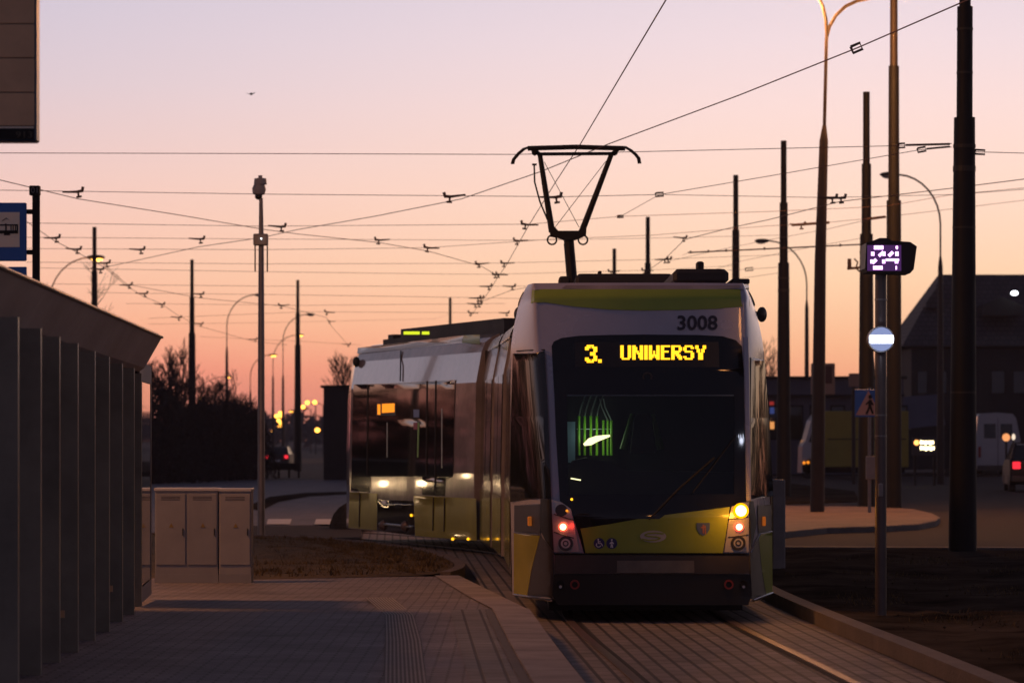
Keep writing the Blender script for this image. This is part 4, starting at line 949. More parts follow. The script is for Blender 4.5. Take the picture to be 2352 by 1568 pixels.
sp([(60, 512), (600, 519.6), (1215, 515), (1425, 497), (1764, 486), (2032, 474), (2182, 448), (2420, 425)], (67, 74), 'third long horizontal wire from the top, just under the dome camera height')
sp([(60, 545), (600, 549), (1190, 552), (1450, 548), (1797, 540)], (72, 93), 'horizontal wire level with the junction box of the camera pole')
sp([(60, 571), (600, 573.5), (980, 569), (1260, 550), (1500, 540), (1764, 519), (1880, 513), (2035, 498), (2420, 452)], (76, 78), 'long wire just under the junction box, climbing to the right edge')
sp([(60, 602), (600, 606), (1105, 605), (1500, 596), (1797, 585)], (82, 93), 'horizontal wire level with the knee of the pantograph arm')
sp([(90, 615), (600, 624), (1000, 629), (1140, 630), (1500, 620), (1690, 610)], (86, 106), 'horizontal wire just above the tram roof boxes')
sp([(120, 652), (600, 657), (1210, 657)], (93, 94), 'horizontal wire level with the near tram roof edge')
sp([(200, 672), (600, 676), (1000, 682), (1215, 686)], (99, 99), 'horizontal wire passing just behind the unlit lamp head on the camera pole')
sp([(290, 697), (700, 701), (1160, 697)], (107, 107), 'horizontal wire just below the unlit lamp head on the camera pole')
sp([(340, 731), (700, 716), (1160, 718)], (114, 114), 'faint wire sagging from the shelter corner to above the far tram section')
sp([(340, 744), (600, 741), (1000, 732), (1030, 722)], (120, 198), 'lower faint wire ending at the small distant mast')
sp([(460, 773), (700, 784), (830, 792)], (140, 140), 'lowest faint wire, right of the mast in front of the thicket')
sp([(1568, 586), (1584, 579), (1717, 573), (1861, 566), (1984, 561)], (100, 80.6), 'beaded wire between the pedestrian side masts, ending behind the purple signal')
sp([(1535, 600), (1660, 572), (1770, 550), (1901, 526), (1975, 509), (2040, 499)], (98, 75), 'slanting wire climbing right past the unlit lamp head beside the black mast')
sp([(1640, 622), (1709, 619), (1794, 613)], (100, 93.8), 'short wire with a turnbuckle reaching the black mast right of the tram')
sp([(1690, 641), (1794, 626)], (104, 93.8), 'short lower wire reaching the black mast right of the tram roof corner')
sp([(1580, 640), (1700, 600), (1870, 566), (1990, 545)], (110, 82), 'faint slanting wire behind the masts right of the tram')
sp([(2234, 349), (2280, 350), (2420, 354)], (49, 49), 'wire leaving the thickest mast toward the right edge')
KW = []
def kw(pts, lab): KW.append(wire('contact_wire', pts, lab, 'wire', G2, .0072, None, 4.0))
kw([(1575, -76), (1450, 134), (1335, 328), (1275, 420), (1215, 517), (1193, 556), (1163, 609), (1145, 634), (1125, 667), (1100, 700), (1080, 727)], 'contact wire dropping steeply from the top edge to the pantograph and on behind it')
kw([(2330, -46), (2230, -3), (1970, 110), (1700, 218), (1400, 330), (1240, 395), (1060, 457), (860, 497), (680, 528), (600, 546), (455, 567), (250, 612)], 'long contact wire from the top right corner across the pantograph to the lit lamp')
kw([(-60, 399), (180, 457), (400, 492), (600, 526), (680, 537), (870, 557), (985, 577), (1105, 611), (1145, 634)], 'contact wire sloping from the left edge down past the camera pole')
kw([(60, 508), (125, 553), (175, 578), (240, 614), (290, 656), (330, 681), (370, 697), (407, 723), (455, 748), (583, 784), (660, 792)], 'contact wire falling from behind the tram stop sign toward the far tram')
kw([(230, 600), (292, 653), (457, 684), (650, 703), (750, 729), (762, 750), (800, 792)], 'contact wire curving down from the lit lamp past the mast by the dark block')
kw([(2420, 403), (2182, 433), (1929, 463), (1764, 505), (1683, 522), (1573, 550), (1530, 592), (1470, 634)], 'contact wire from the right edge curving down behind the tram roof')
kw([(1095, 697), (1113, 690), (1175, 666), (1225, 658)], 'short contact wire meeting the near tram roof corner from the left')
def wy(P, x):
    for a, b in zip(P[:-1], P[1:]):
        if min(a[0], b[0]) <= x <= max(a[0], b[0]) and a[0] != b[0]:
            t = (x-a[0])/(b[0]-a[0]); return a[1]+t*(b[1]-a[1]), a[2]+t*(b[2]-a[2])
    return None
HG = [(172,443,1),(1040,454,-1),(1270,452,1),(640,524,1),(123,547,1),(455,551,1),(875,551,-1),(1213,514,-1),(172,573,1),(318,577,1),(1193,552,-1),(988,570,-1),(240,606,1),(226,611,1),(1105,604,-1),(1163,605,-1),(1142,629,-1),(1150,629,-1),(292,651,1),(328,676,1),(1118,661,1),(1172,659,1),(368,692,1),(457,680,1),(1100,685,1),(1093,685,1),(1097,697,1),(1088,697,1),(650,698,-1),(1160,716,1),(1085,720,-1),(407,719,1),(755,725,-1),(458,741,1),(760,746,-1),(583,779,1),(797,788,1),(1925,452,1),(1565,543,1),(1522,588,1),(1530,588,1),(1408,625,-1),(1485,627,-1),(1835,516,1),(1905,453,1)]
for (x, y, sgn) in HG:
    best = None
    for o, P in SP:
        q = wy(P, x)
        if q and (best is None or abs(q[0]-y) < best[0]): best = (abs(q[0]-y), o, q)
    if best is None or best[0] > 14: 
        for o, P in KW:
            q = wy(P, x)
            if q and (best is None or abs(q[0]-y) < best[0]): best = (abs(q[0]-y), o, q)
    o = best[1]; dd = best[2][1]; loc = W(x, best[2][0], dd)
    if hproto is None:
        hproto = hm.build('wire_hanger', M['hang'], o, True, True); h = hproto
    else:
        h = hproto.copy(); COL.objects.link(h); h.parent = o
    h.location = tuple(a-b for a, b in zip(loc, o.location)); h.rotation_euler = (0, radians(random.uniform(-5, 5)), 0 if sgn > 0 else pi)
# turnbuckles
def turnb(o, x0, y0, x1, y1, d, w=.035):
    a = W(x0, y0, d); b = W(x1, y1, d); mb = MB(); t = [(b[k]-a[k]) for k in range(3)]; L = sqrt(sum(c*c for c in t)); n_ = (-t[2]/L*w, 0, t[0]/L*w)
    pts = [tuple(a[k]+n_[k] for k in range(3)), tuple(b[k]+n_[k] for k in range(3)), tuple(b[k]-n_[k] for k in range(3)), tuple(a[k]-n_[k] for k in range(3)), tuple(a[k]+n_[k] for k in range(3))]
    mb.tube(pts, .015, 6)
    mb.v = [tuple(v[k]-o.location[k] for k in range(3)) for v in mb.v]; mb.build('turnbuckle', M['hang'], o, False, True)
turnb(KW[1][0], 1957, 115, 1978, 106, wy(KW[1][1], 1968)[1]); turnb(SP[0][0], 2064, 335, 2078, 334, 49.3, .03); turnb(SP[1][0], 2108, 345.5, 2126, 342, 49.6, .03); turnb(SP[20][0], 2240, 349, 2262, 350, 49, .03); turnb(SP[17][0], 1712, 619, 1730, 617.5, 98, .04)
turnb(SP[1][0], 1506, 447.5, 1524, 446, 58, .03); turnb(SP[4][0], 1418, 497.5, 1432, 497, 70, .02)
def rod(o, pts, d, r):
    mb = MB(); mb.tube([tuple(a-b for a, b in zip(W(x, y, d), o.location)) for x, y in pts], r, 6); mb.build('insulator_rod', M['hang'], o, False, True)
rod(SP[0][0], [(2080, 333.5), (2182, 331)], 49.2, .016); rod(SP[1][0], [(2128, 342), (2182, 337)], 49.4, .014); rod(SP[6][0], [(1818, 517), (1905, 511)], 77, .03); rod(SP[6][0], [(1990, 503), (2034, 498)], 77.5, .03); rod(SP[15][0], [(1580, 580), (1984, 561)], 86, .018)
for x in (1586, 1627, 1668, 1756, 1801, 1892, 1930):
    q = wy(SP[15][1], x); rod(SP[15][0], [(x, q[0]-3), (x, q[0]+3)], q[1], .025)

# ------------------------------------------------------------------ tram signal in front right
d = 30.9; sg = empty('tram_signal', ((2023-CX)*d/F, d, .12)); tag(sg, 'slim signal mast with purple lit symbol box and round white bar light', 'signal')
SGp = lambda x, y, dd=0: tuple(a-b for a, b in zip(W(x, y, d+dd), sg.location))
MB().tube([(0, 0, 0), SGp(2023, 630)], .052, 18).build('pole', mat('signal_pole', (0.12, 0.10, 0.095), 0.35, 0.6, 0.5, .2, 3), sg, True, True)
mb = MB()
for y_ in (955, 1003, 690, 765): mb.tube([SGp(2023, y_), SGp(2023, y_-4)], .056, 18)
mb.build('clamp_band', M['galv'], sg, False, True)
poly = [(1982, 562), (2000, 556), (2012, 551), (2030, 551), (2040, 557), (2082, 560), (2097, 570), (2090, 622), (2082, 631), (1984, 628), (1979, 620)]
mb = MB(); mb.prism([((px-2023)*d/F, EYE-(py-HY)*d/F-.12) for px, py in poly], -.30, .14); bx_ = mb.build('display_box', M['black'], sg, False, True)
mb = MB(); p0 = SGp(1992, 622, -.302); p1 = SGp(2070, 563, -.302); mb.box(p0[0], p1[0], -.306, -.30, p0[2], p1[2]); mb.build('display_panel', M['purple_bg'], bx_, False, True)
mb = MB()
def seg(mb, x0, y0, x1, y1, wd_):
    x0, x1 = [(2450+v/3.484)/1.2755 for v in (x0, x1)]; y0, y1 = [(650+v/3.484)/1.2755 for v in (y0, y1)]; wd_ = wd_/3.484/1.2755/2*d/F*1.15
    a = SGp(x0, y0, -.31); b = SGp(x1, y1, -.31); mb.tube([a, b], wd_, 8)
for s_ in ((385,262,480,262,34),(610,262,628,262,30),(618,250,618,268,22),(372,306,372,346,30),(435,348,482,306,26),(487,304,487,348,26),(535,348,578,308,28),(619,304,619,348,30),(360,385,360,424,22),(368,420,408,384,30),(484,384,484,424,28),(505,388,640,388,22),(615,392,615,424,30),(376,468,472,468,34),(605,468,618,468,32)): seg(mb, *s_)
mb.build('display_segments', M['purple'], bx_, False, True)
mb = MB(); c_ = SGp(2020, 780); mb.prism([(c_[0]+30*d/F*cos(2*pi*k/28), c_[2]+30*d/F*sin(2*pi*k/28)) for k in range(28)], -.16, .0); rs = mb.build('signal_housing', M['galv'], sg, True, True)
mb = MB(); mb.prism([(c_[0]+27*d/F*cos(2*pi*k/28), c_[2]+27*d/F*sin(2*pi*k/28)) for k in range(28)], -.172, -.158); mb.build('signal_lens', M['signal_lens'], rs, False, True)
mb = MB(); R = 27.5*d/F; h = 9.5*d/F; a0 = math.asin(h/R); arc = [(c_[0]+R*cos(t), c_[2]+R*sin(t)) for t in [-a0+2*a0*k/5 for k in range(6)]]+[(c_[0]-R*cos(t), c_[2]+R*sin(t)) for t in [a0-2*a0*k/5 for k in range(6)]]
mb.prism(arc, -.182, -.174); mb.build('signal_bar', M['signal'], rs, False, True)
w_ = W(2020, 780, d-.5); lamp_light(w_, 2.2, (.75, .8, 1), .04)
mb = MB(); a = SGp(2017, 1110, -.06); b = SGp(2028, 1140, -.06); mb.bbox(a[0], b[0], -.075, -.045, b[2], a[2], .004); mb.build('number_tag', M['galv'], sg, False, True)

# ------------------------------------------------------------------ shelter
sh = empty('platform_shelter', (-3.6, 25, ZP)); tag(sh, 'dark metal tram shelter with row of flat posts and sloping fascia roof', 'shelter')
posts = [(2, 40, 86, 1600), (37, 0, 0, 0)]
ps = [(-14, 43, 1590), (37, 95, 1550), (88, 138, 1521), (132, 180, 1498), (173, 219, 1470), (211, 252, 1450), (245, 282, 1427), (275, 309, 1411), (304, 326, 1393)]
for k, (x0, x1, yb) in enumerate(ps):
    a = G(x0, yb, ZP); b = G(x1, yb, ZP); dd = a[1]
    xn = G(ps[k+1][0], ps[k+1][1], ZP) if k < 8 else None
    x1w = b[0]-.004
    mb = MB(); mb.box(a[0], x1w, dd, dd+.05, ZP, 2.415-(dd-20)*.013); p_ = mb.build('post', M['post'], sh)
    mb = MB(); mb.box(a[0]-.008, a[0]+.007, dd-.006, dd-.001, ZP+.05, 2.40-(dd-20)*.013); mb.build('post_edge', M['edge'], p_)
    if k in (3, 6):
        mb = MB(); mb.box(a[0]+.01, a[0]+.05, dd-.012, dd-.002, ZP+.24, ZP+.29); mb.build('bolt_plate', M['boardface'], p_)
# roof: fascia prism running along the shelter
def rp3(dd, off=0.0):
    x = -3.04-(dd-20)*.004; zt = 2.74-(dd-20)*.013
    return [(x, dd, zt), (x-.155, dd, zt-.27), (x-.20, dd, zt-.30), (x-2.6, dd, zt-.30), (x-2.6, dd, zt-.05), (x-.12, dd, zt+.035), (x-.03, dd, zt+.03)]
mb = MB(); A = rp3(8.0); B = rp3(30.05); n = len(A); mb.add(A+B, [tuple(reversed(range(n))), tuple(range(n, 2*n))]+[(k, (k+1)%n, (k+1)%n+n, k+n) for k in range(n)]); mb.build('roof', M['shelter'], sh)
mb = MB(); mb.tube([tuple(A[0]), tuple(B[0])], .014, 8); mb.build('roof_edge_trim', M['edge'] if False else mat('trim_grey', (.16, .15, .15), .4, .5), sh)
mb = MB(); mb.add([(-3.29, 30.0, ZP+.06), (-3.42, 32.3, ZP+.06), (-3.42, 32.3, 2.38), (-3.29, 30.0, 2.38), (-3.32, 30.0, ZP+.06), (-3.45, 32.3, ZP+.06), (-3.45, 32.3, 2.38), (-3.32, 30.0, 2.38)], [(0,1,2,3),(7,6,5,4),(0,4,5,1),(1,5,6,2),(2,6,7,3),(3,7,4,0)]); gp = mb.build('glass_end_panel', M['mirror_glass'], sh)
mb = MB(); mb.add([(-3.284, 30.1, 2.23), (-3.412, 32.3, 2.23), (-3.412, 32.3, 2.40), (-3.284, 30.1, 2.40)], [(0,1,2,3)]); mb.add([(-3.284, 30.1, ZP), (-3.412, 32.3, ZP), (-3.412, 32.3, ZP+.14), (-3.284, 30.1, ZP+.14)], [(0,1,2,3)]); mb.build('panel_frame', M['cabinet2'], gp)
for sx in (-3.43,):
    mb = MB(); mb.box(sx-.02, sx+.015, 32.3, 32.34, ZP, 2.4); mb.build('panel_frame', M['galv'], gp)
mb = MB(); mb.box(-5.6, -5.55, 8, 30, ZP, 2.4); mb.build('rear_wall', M['post'], sh)

# stop sign
d = 26; sn = empty('tram_stop_sign', ((83-CX)*d/F, d, ZP)); tag(sn, 'blue tram stop sign on a black post topped by a small 01 plate', 'sign')
SN = lambda x, y, dd=0: tuple(a-b for a, b in zip(W(x, y, d+dd), sn.location))
MB().tube([(0, 0, 0), SN(83, 450)], .03, 14).build('post', M['mast'], sn, True, True)
def sbox(x0, x1, y0, y1, f0, f1, nm, m_, par, fn, b=.004):
    a = fn(x0, y1); c = fn(x1, y0); mb = MB(); mb.bbox(a[0], c[0], f0, f1, a[2], c[2], b) if b else mb.box(a[0], c[0], f0, f1, a[2], c[2]); return mb.build(nm, m_, par, False, True)
nb = sbox(68.5, 92, 427, 449, -.04, .04, 'number_plate', M['mast'], sn, SN)
a = SN(73, 444); b = SN(88, 431); t_ = text_flat('01', a[0], b[0], a[2], b[2], -.042); t_.build('number_print', mat('grey_print', (.2, .19, .17), .6), nb, False, True)
bp = sbox(-60, 62, 466, 600, -.03, .0, 'sign_panel', M['blue'], sn, SN, .008)
sbox(-60, 46.5, 488, 568, -.036, -.031, 'pictogram_field', M['cream_sign'], bp, SN, .001)
mb = MB()
def pb_(x0, x1, y0, y1): a = SN(x0, y1); c = SN(x1, y0); mb.box(a[0], c[0], -.041, -.037, a[2], c[2])
pb_(-30, 43, 516, 519); pb_(-30, 43, 530, 537); pb_(-30, -26, 516, 537); pb_(40, 43, 516, 537); pb_(14, 17, 518, 532); pb_(-8, -5, 518, 532); pb_(26, 28, 519, 531); pb_(31, 33, 519, 531); pb_(36, 38, 519, 531); pb_(-20, -16, 519, 531); pb_(11, 25, 537, 541)
for l in ([(7, 508), (16, 502), (25, 508), (16, 514), (7, 508)], [(16, 514), (13, 517)]):
    mb.tube([(SN(*p)[0], -.039, SN(*p)[2]) for p in l], .003, 5)
mb.build('tram_pictogram', M['mast'], bp, False, True)
for y_ in (487, 580): sbox(62, 78, y_-6, y_+5, -.02, .01, 'bracket', M['mast'], sn, SN)
sbox(20, 62, 613, 640, -.03, .0, 'lower_plate', M['blue'], sn, SN)

# display board top-left
d = 20; db = empty('display_board', (-3.9, d, ZP)); tag(db, 'large brown slatted board with blue rim hanging at top left', 'board')
DB = lambda x, y, dd=0: tuple(a-b for a, b in zip(W(x, y, d+dd), db.location))
sbox(-260, 85, -220, 326, -.02, .12, 'board_frame', mat('rim_blue', (.015, .05, .10), .4), db, DB, .01)
for (y0, y1) in ((-60, 56), (58, 134), (136, 213), (215, 290)): sbox(-255, 80, y0, y1, -.035, -.021, 'slat', M['boardface'], db, DB, .003)
sbox(-255, 79, 292, 296, -.034, -.021, 'rail', M['cream_sign'], db, DB, .001)
fb = sbox(-255, 80, 298, 321, -.03, -.021, 'number_field', M['mast'], db, DB, .001)
a = DB(38, 318); b = DB(76, 303); text_flat('913', a[0], b[0], a[2], b[2], -.032).build('number_print', mat('dim_print', (.09, .075, .055), .6), fb, False, True)
MB().tube([(0, .05, 0), (0, .05, 4.6)], .05, 12).build('post', M['mast'], db, True, True)

# electrical cabinets
d = 37.3; z0 = .14
def cabinet(x0, x1, y0, lab, m_, doors):
    X0 = (x0-CX)*d/F; X1 = (x1-CX)*d/F; zt = EYE-(y0-HY)*d/F; c = empty('electrical_cabinet', ((X0+X1)/2, d, .1)); hw = (X1-X0)/2; H_ = zt-.1; tag(c, lab, 'cabinet', 'electrical cabinets')
    MB().bbox(-hw, hw, 0, .32, .0, H_-.03, .006).build('housing', m_, c, False, True)
    MB().bbox(-hw-.008, hw+.008, -.015, .34, H_-.035, H_, .006).build('lid', M['cab_top'], c, False, True)
    MB().box(-hw-.002, hw+.002, -.006, .0, 0, .14).build('plinth', M['cabinet'], c, False, True)
    w = (2*hw)/doors
    for k in range(doors):
        x = -hw+k*w; q = MB().bbox(x+.012, x+w-.012, -.012, .002, .24, H_-.06, .004).build('door', m_, c, False, True)
        MB().bbox(x+w*.87, x+w*.895, -.025, -.01, .56, .64, .004).build('handle', M['black'], q, False, True)
        [MB().box(x+w*.2, x+w*.8, -.0135, -.012, H_-.10-.016*q_, H_-.094-.016*q_).build('vent_slot', M['bumper'], q, False, True) for q_ in range(3)]
        tx = x+w*(.52 if doors > 1 or True else .5); tz = H_*.62
        MB().prism([(tx-.026, tz-.02), (tx+.026, tz-.02), (tx, tz+.028)], -.016, -.013).build('warning_triangle', M['warn'], q, False, True)
    return c
cabinet(356, 501, 1120, 'wider grey electrical cabinet with two doors by the shelter end', M['cabinet'], 2); cabinet(503, 577, 1121, 'narrower grey electrical cabinet on the right with a single door', M['cabinet2'], 1)

# grey utility pillar right of the tram
o = MB().bbox(*[v for v in ((1774-CX)*42/F, (1804-CX)*42/F)], 42, 42.25, .1, EYE-(1101-HY)*42/F, .012).build('utility_pillar', M['galv'], None, loc=((1789-CX)*42/F, 42.1, .1)); tag(o, 'grey square utility pillar beside the right corner of the tram', 'pillar')
# pedestrian crossing sign
d = 70; cs = empty('crossing_sign', ((1997-CX)*d/F, d, .2)); tag(cs, 'blue pedestrian crossing sign with walking figure in a triangle', 'sign')
CSp = lambda x, y, dd=0: tuple(a-b for a, b in zip(W(x, y, d+dd), cs.location))
MB().tube([(0, 0, 0), CSp(1997, 890)], .035, 10).build('post', M['galv'], cs, True, True)
pn = sbox(1963, 2024, 894, 957, -.06, -.04, 'sign_panel', M['blue'], cs, CSp, .006)
a = CSp(1965, 953); b = CSp(2022, 953); c = CSp(1994, 897); MB().prism([(a[0], a[2]), (b[0], b[2]), (c[0], c[2])], -.068, -.061).build('triangle_field', M['signwhite'], pn, False, True)
mb = MB(); Q = lambda x, y: (CSp(x, y)[0], -.073, CSp(x, y)[2])
mb.tube([Q(1998, 918), Q(1997, 932)], .035, 6); mb.tube([Q(1997, 932), Q(1989, 951)], .022, 6); mb.tube([Q(1998, 932), Q(2004, 950)], .022, 6); mb.tube([Q(1997, 920), Q(1988, 929)], .016, 6); mb.tube([Q(1999, 920), Q(2005, 930)], .016, 6); c = Q(1998, 911); mb.ball(c, .04, .01, .045, 10, 6); mb.build('walking_figure', M['mast'], pn, False, True)
sbox(1988, 2010, 1047, 1100, -.14, -.04, 'control_box', M['galv'], cs, CSp, .01)

# ------------------------------------------------------------------ buildings
def house():
    d = 178; h = empty('brick_house', ((2250-CX)*d/F, d, .1)); tag(h, 'dark house with steep tiled roof behind the right masts', 'house')
    P = lambda x, y, dd=0: W(x, y, d+dd)
    x0 = P(2080, 0)[0]; xr = P(2560, 0)[0]; zt = P(0, 630)[2]; ze = P(0, 800)[2]
    mb = MB(); mb.box(x0+.3, xr, d, d+9, .1, ze); mb.build('wall', M['housewall'], h)
    a = P(2070, 795); b = P(2142, 680); c = P(2178, 632)
    vs = [(a[0], d-.5, a[2]), (xr, d-.5, a[2]), (xr, d+9.5, a[2]), (a[0], d+9.5, a[2]), (c[0]+.1, d+3.5, c[2]*1.02), (xr, d+3.5, c[2]*1.02), (xr, d+5.5, c[2]*1.02), (c[0]+.1, d+5.5, c[2]*1.02)]
    mb = MB(); mb.add(vs, [(0,1,5,4),(1,2,6,5),(2,3,7,6),(3,0,4,7),(4,5,6,7),(0,3,2,1)]); rf = mb.build('roof', M['tiles'], h)
    q = P(2140, 672); q2 = P(2150, 700); mb = MB(); mb.prism([(P(2133,705)[0], P(0,705)[2]), (P(2133,694)[0], P(0,694)[2]), (P(2160,652)[0], P(0,655)[2]), (P(2175,652)[0], P(0,655)[2]), (P(2175,705)[0], P(0,705)[2])], d+1.2, d+3); mb.build('dormer', M['tiles'], rf)
    mb = MB(); p = P(2262, 700, 0); mb.prism([(P(2255,725)[0], P(0,725)[2]), (P(2255,700)[0], P(0,700)[2]), (P(2300,682)[0], P(0,682)[2]), (P(2345,700)[0], P(0,700)[2]), (P(2345,725)[0], P(0,725)[2])], d-.4, d+3); mb.build('dormer', M['housewall'], rf)
    for (x_, w_) in ((2105, 26), (2150, 26), (2275, 34), (2325, 34)):
        a = P(x_, 905); b = P(x_+w_, 850); f = MB(); f.box(a[0], b[0], d-.05, d+.02, a[2], b[2]); wf = f.build('window', M['mast'], h); g = MB(); g.box(a[0]+.06, b[0]-.06, d-.06, d-.051, a[2]+.06, b[2]-.06); g.build('pane', M['side_glass'], wf)
    fl = P(2330, 673, -1); mb = MB(); mb.ball((fl[0], d-1, fl[2]), .19, .12, .12, 12, 8); mb.build('floodlight', M['wlamp'], h); mb = MB(); mb.tube([(fl[0], d-1, fl[2]+.1), (fl[0], d+.8, fl[2]+.25)], .03, 6); mb.build('floodlight_arm', M['mast'], h)
    # glazed lean-to on the left
    mb = MB(); a = P(2072, 985, -2); b = P(2166, 985, -2); mb.add([(a[0], d-3, P(0,985,-3)[2]), (b[0], d-3, P(0,975,-3)[2]), (b[0], d-.6, P(0,905)[2]), (a[0], d-.6, P(0,912)[2])], [(0,1,2,3)]); mb.build('lean_to_roof', M['lowwall'], h)
    mb = MB(); mb.box(a[0], b[0], d-2.9, d-.1, .1, P(0,985,-3)[2]-.02); mb.build('lean_to_wall', M['housewall'], h)
house()
def low_building():
    d = 150; h = empty('flat_building', ((1910-CX)*d/F, d, .1)); tag(h, 'long low flat roofed building behind the yellow truck', 'building')
    P = lambda x, y, dd=0: W(x, y, d+dd)
    x0 = P(1700, 0)[0]; x1 = P(2075, 0)[0]; zt = P(0, 870)[2]
    MB().box(x0, x1, d, d+12, .1, zt).build('wall', M['lowwall'], h)
    MB().bbox(x0-.15, x1+.15, d-.15, d+12.1, zt-.001, zt+.12, .02).build('roof', M['mast'], h)
    MB().box(x0, x1, d-.35, d-.003, P(0,906)[2]-.08, P(0,906)[2]).build('canopy', M['mast'], h)
    for x_ in range(1715, 2060, 48):
        a = P(x_, 1010); b = P(x_+34, 930); wf = MB().box(a[0], b[0], d-.04, d-.002, a[2], b[2]).build('window', M['mast'], h); MB().box(a[0]+.08, b[0]-.08, d-.05, d-.041, a[2]+.08, b[2]-.08).build('pane', M['side_glass'], wf)
    for (x_, y0, y1, m_) in ((1773, 968, 985, emis('lit_sign_orange', (1, .4, .12), .8)), (1772, 922, 930, emis('lit_sign_red', (.7, .06, .05), .4)), (1773, 935, 950, emis('lit_sign_blue', (.08, .12, .4), .4))):
        a = P(x_-5, y1); b = P(x_+5, y0); MB().box(a[0], b[0], d-.1, d-.06, a[2], b[2]).build('lit_sign', m_, h)
low_building()
d = 140; h = empty('block_building', ((790-CX)*d/F, d, 0)); tag(h, 'windowless dark block building behind the far end of the tram', 'building')
a = W(743, 890, d); b = W(900, 890, d); MB().box(a[0], b[0], d, d+8, -.02, a[2]).build('wall', M['housewall'], h); MB().box(a[0]-.12, b[0], d-.12, d+8, a[2]+.001, a[2]+.1).build('roof', M['mast'], h)
# dark barrier and lit sign
d = 150; o = empty('road_barrier', ((648-CX)*d/F, d, 0)); tag(o, 'low dark barrier across the far street beside the camera pole', 'barrier')
a = W(606, 1079, d); b = W(690, 1063, d); MB().bbox(a[0]-o.location[0], b[0]-o.location[0], 0, .1, a[2], b[2], .01).build('beam', M['mast'], o, False, True)
for x_ in (614, 640, 664, 686):
    x_ = (x_-CX)*d/F-o.location[0]; MB().box(x_-.05, x_+.05, .02, .08, 0, a[2]-.001).build('post', M['mast'], o, False, True)
d = 118; o = empty('illuminated_sign', ((2122-CX)*d/F, d, .1)); tag(o, 'small dark roadside board with two rows of glowing white letters', 'sign')
IS = lambda x, y: tuple(p-q for p, q in zip(W(x, y, d), o.location))
bd = sbox(2096, 2152, 1004, 1046, 0, .08, 'sign_panel', M['navy'], o, IS, .01)
for (x0, x1, y_) in ((2113, 2145, 1016), (2113, 2147, 1029)):
    n_ = 6
    for k in range(n_):
        xx = x0+(x1-x0)*(k+.5)/n_; wv = (x1-x0)/n_*.38; sbox(xx-wv, xx+wv, y_-4-(k == 0)*1.2, y_+3.4+(k in (2, 4))*2, -.02, -.003, 'sign_letter', M['warmwhite'], bd, IS, .002)
mb = MB(); c = IS(2105, 1016); mb.disc((c[0], -.03, c[2]), .09, -.004, 16); mb.build('sign_lamp', emis('orange_globe', (1, .4, .1), 3), bd, False, True)
for x_ in (2102, 2146): c = IS(x_, 1046); MB().box(c[0]-.04, c[0]+.04, .01, .07, 0, c[2]).build('leg', M['mast'], o, False, True)
# billboards
d = 118
def board(px, nm, lab, x0, x1, y0, y1, m_, extra=None, dd=118):
    o = empty(nm, ((px-CX)*dd/F, dd, .1)); tag(o, lab, 'billboard'); fn = lambda x, y: tuple(p-q for p, q in zip(W(x, y, dd), o.location))
    p = sbox(x0, x1, y0, y1, 0, .12, 'board_panel', m_, o, fn, .02)
    if extra: sbox(*extra, -.02, -.003, 'poster', mat('poster_dark', (.07, .02, .02), .6), p, fn, .002)
    c = fn(px, y1); MB().tube([(0, .06, 0), (0, .06, c[2])], .07, 8).build('post', M['lamppost'], o, True, True)
board(1890, 'billboard', 'square advertising board with dark poster behind the forked lamp post', 1863, 1918, 834, 906, mat('board_tan', (.30, .19, .14), .6), (1893, 1911, 840, 880))
board(1961, 'notice_board', 'small plain tan board standing left of the crossing sign', 1950, 1983, 857, 888, mat('board_tan_plain', (.30, .18, .13), .6), None, 122)
o = empty('gable_tower', ((1996-CX)*160/F, 160, .1)); tag(o, 'narrow tan tapering roof turret rising above the pedestrian crossing sign', 'turret')
mb = MB(); P = lambda x, y: W(x, y, 160)
vs = [(P(1982,0)[0], 160, P(0,890)[2]), (P(2016,0)[0], 160, P(0,890)[2]), (P(2016,0)[0], 160.8, P(0,890)[2]), (P(1982,0)[0], 160.8, P(0,890)[2]), (P(1997,0)[0], 160.2, P(0,815)[2]), (P(2008,0)[0], 160.2, P(0,815)[2]), (P(2008,0)[0], 160.6, P(0,815)[2]), (P(1997,0)[0], 160.6, P(0,815)[2])]
mb.add(vs, [(0,1,5,4),(1,2,6,5),(2,3,7,6),(3,0,4,7),(4,5,6,7),(0,3,2,1)]); mb.build('roof', mat('turret_tan', (.20, .12, .06), .7), o); MB().box(P(1984,0)[0], P(2014,0)[0], 160.05, 160.75, .1, P(0,890)[2]-.001).build('wall', M['lowwall'], o)

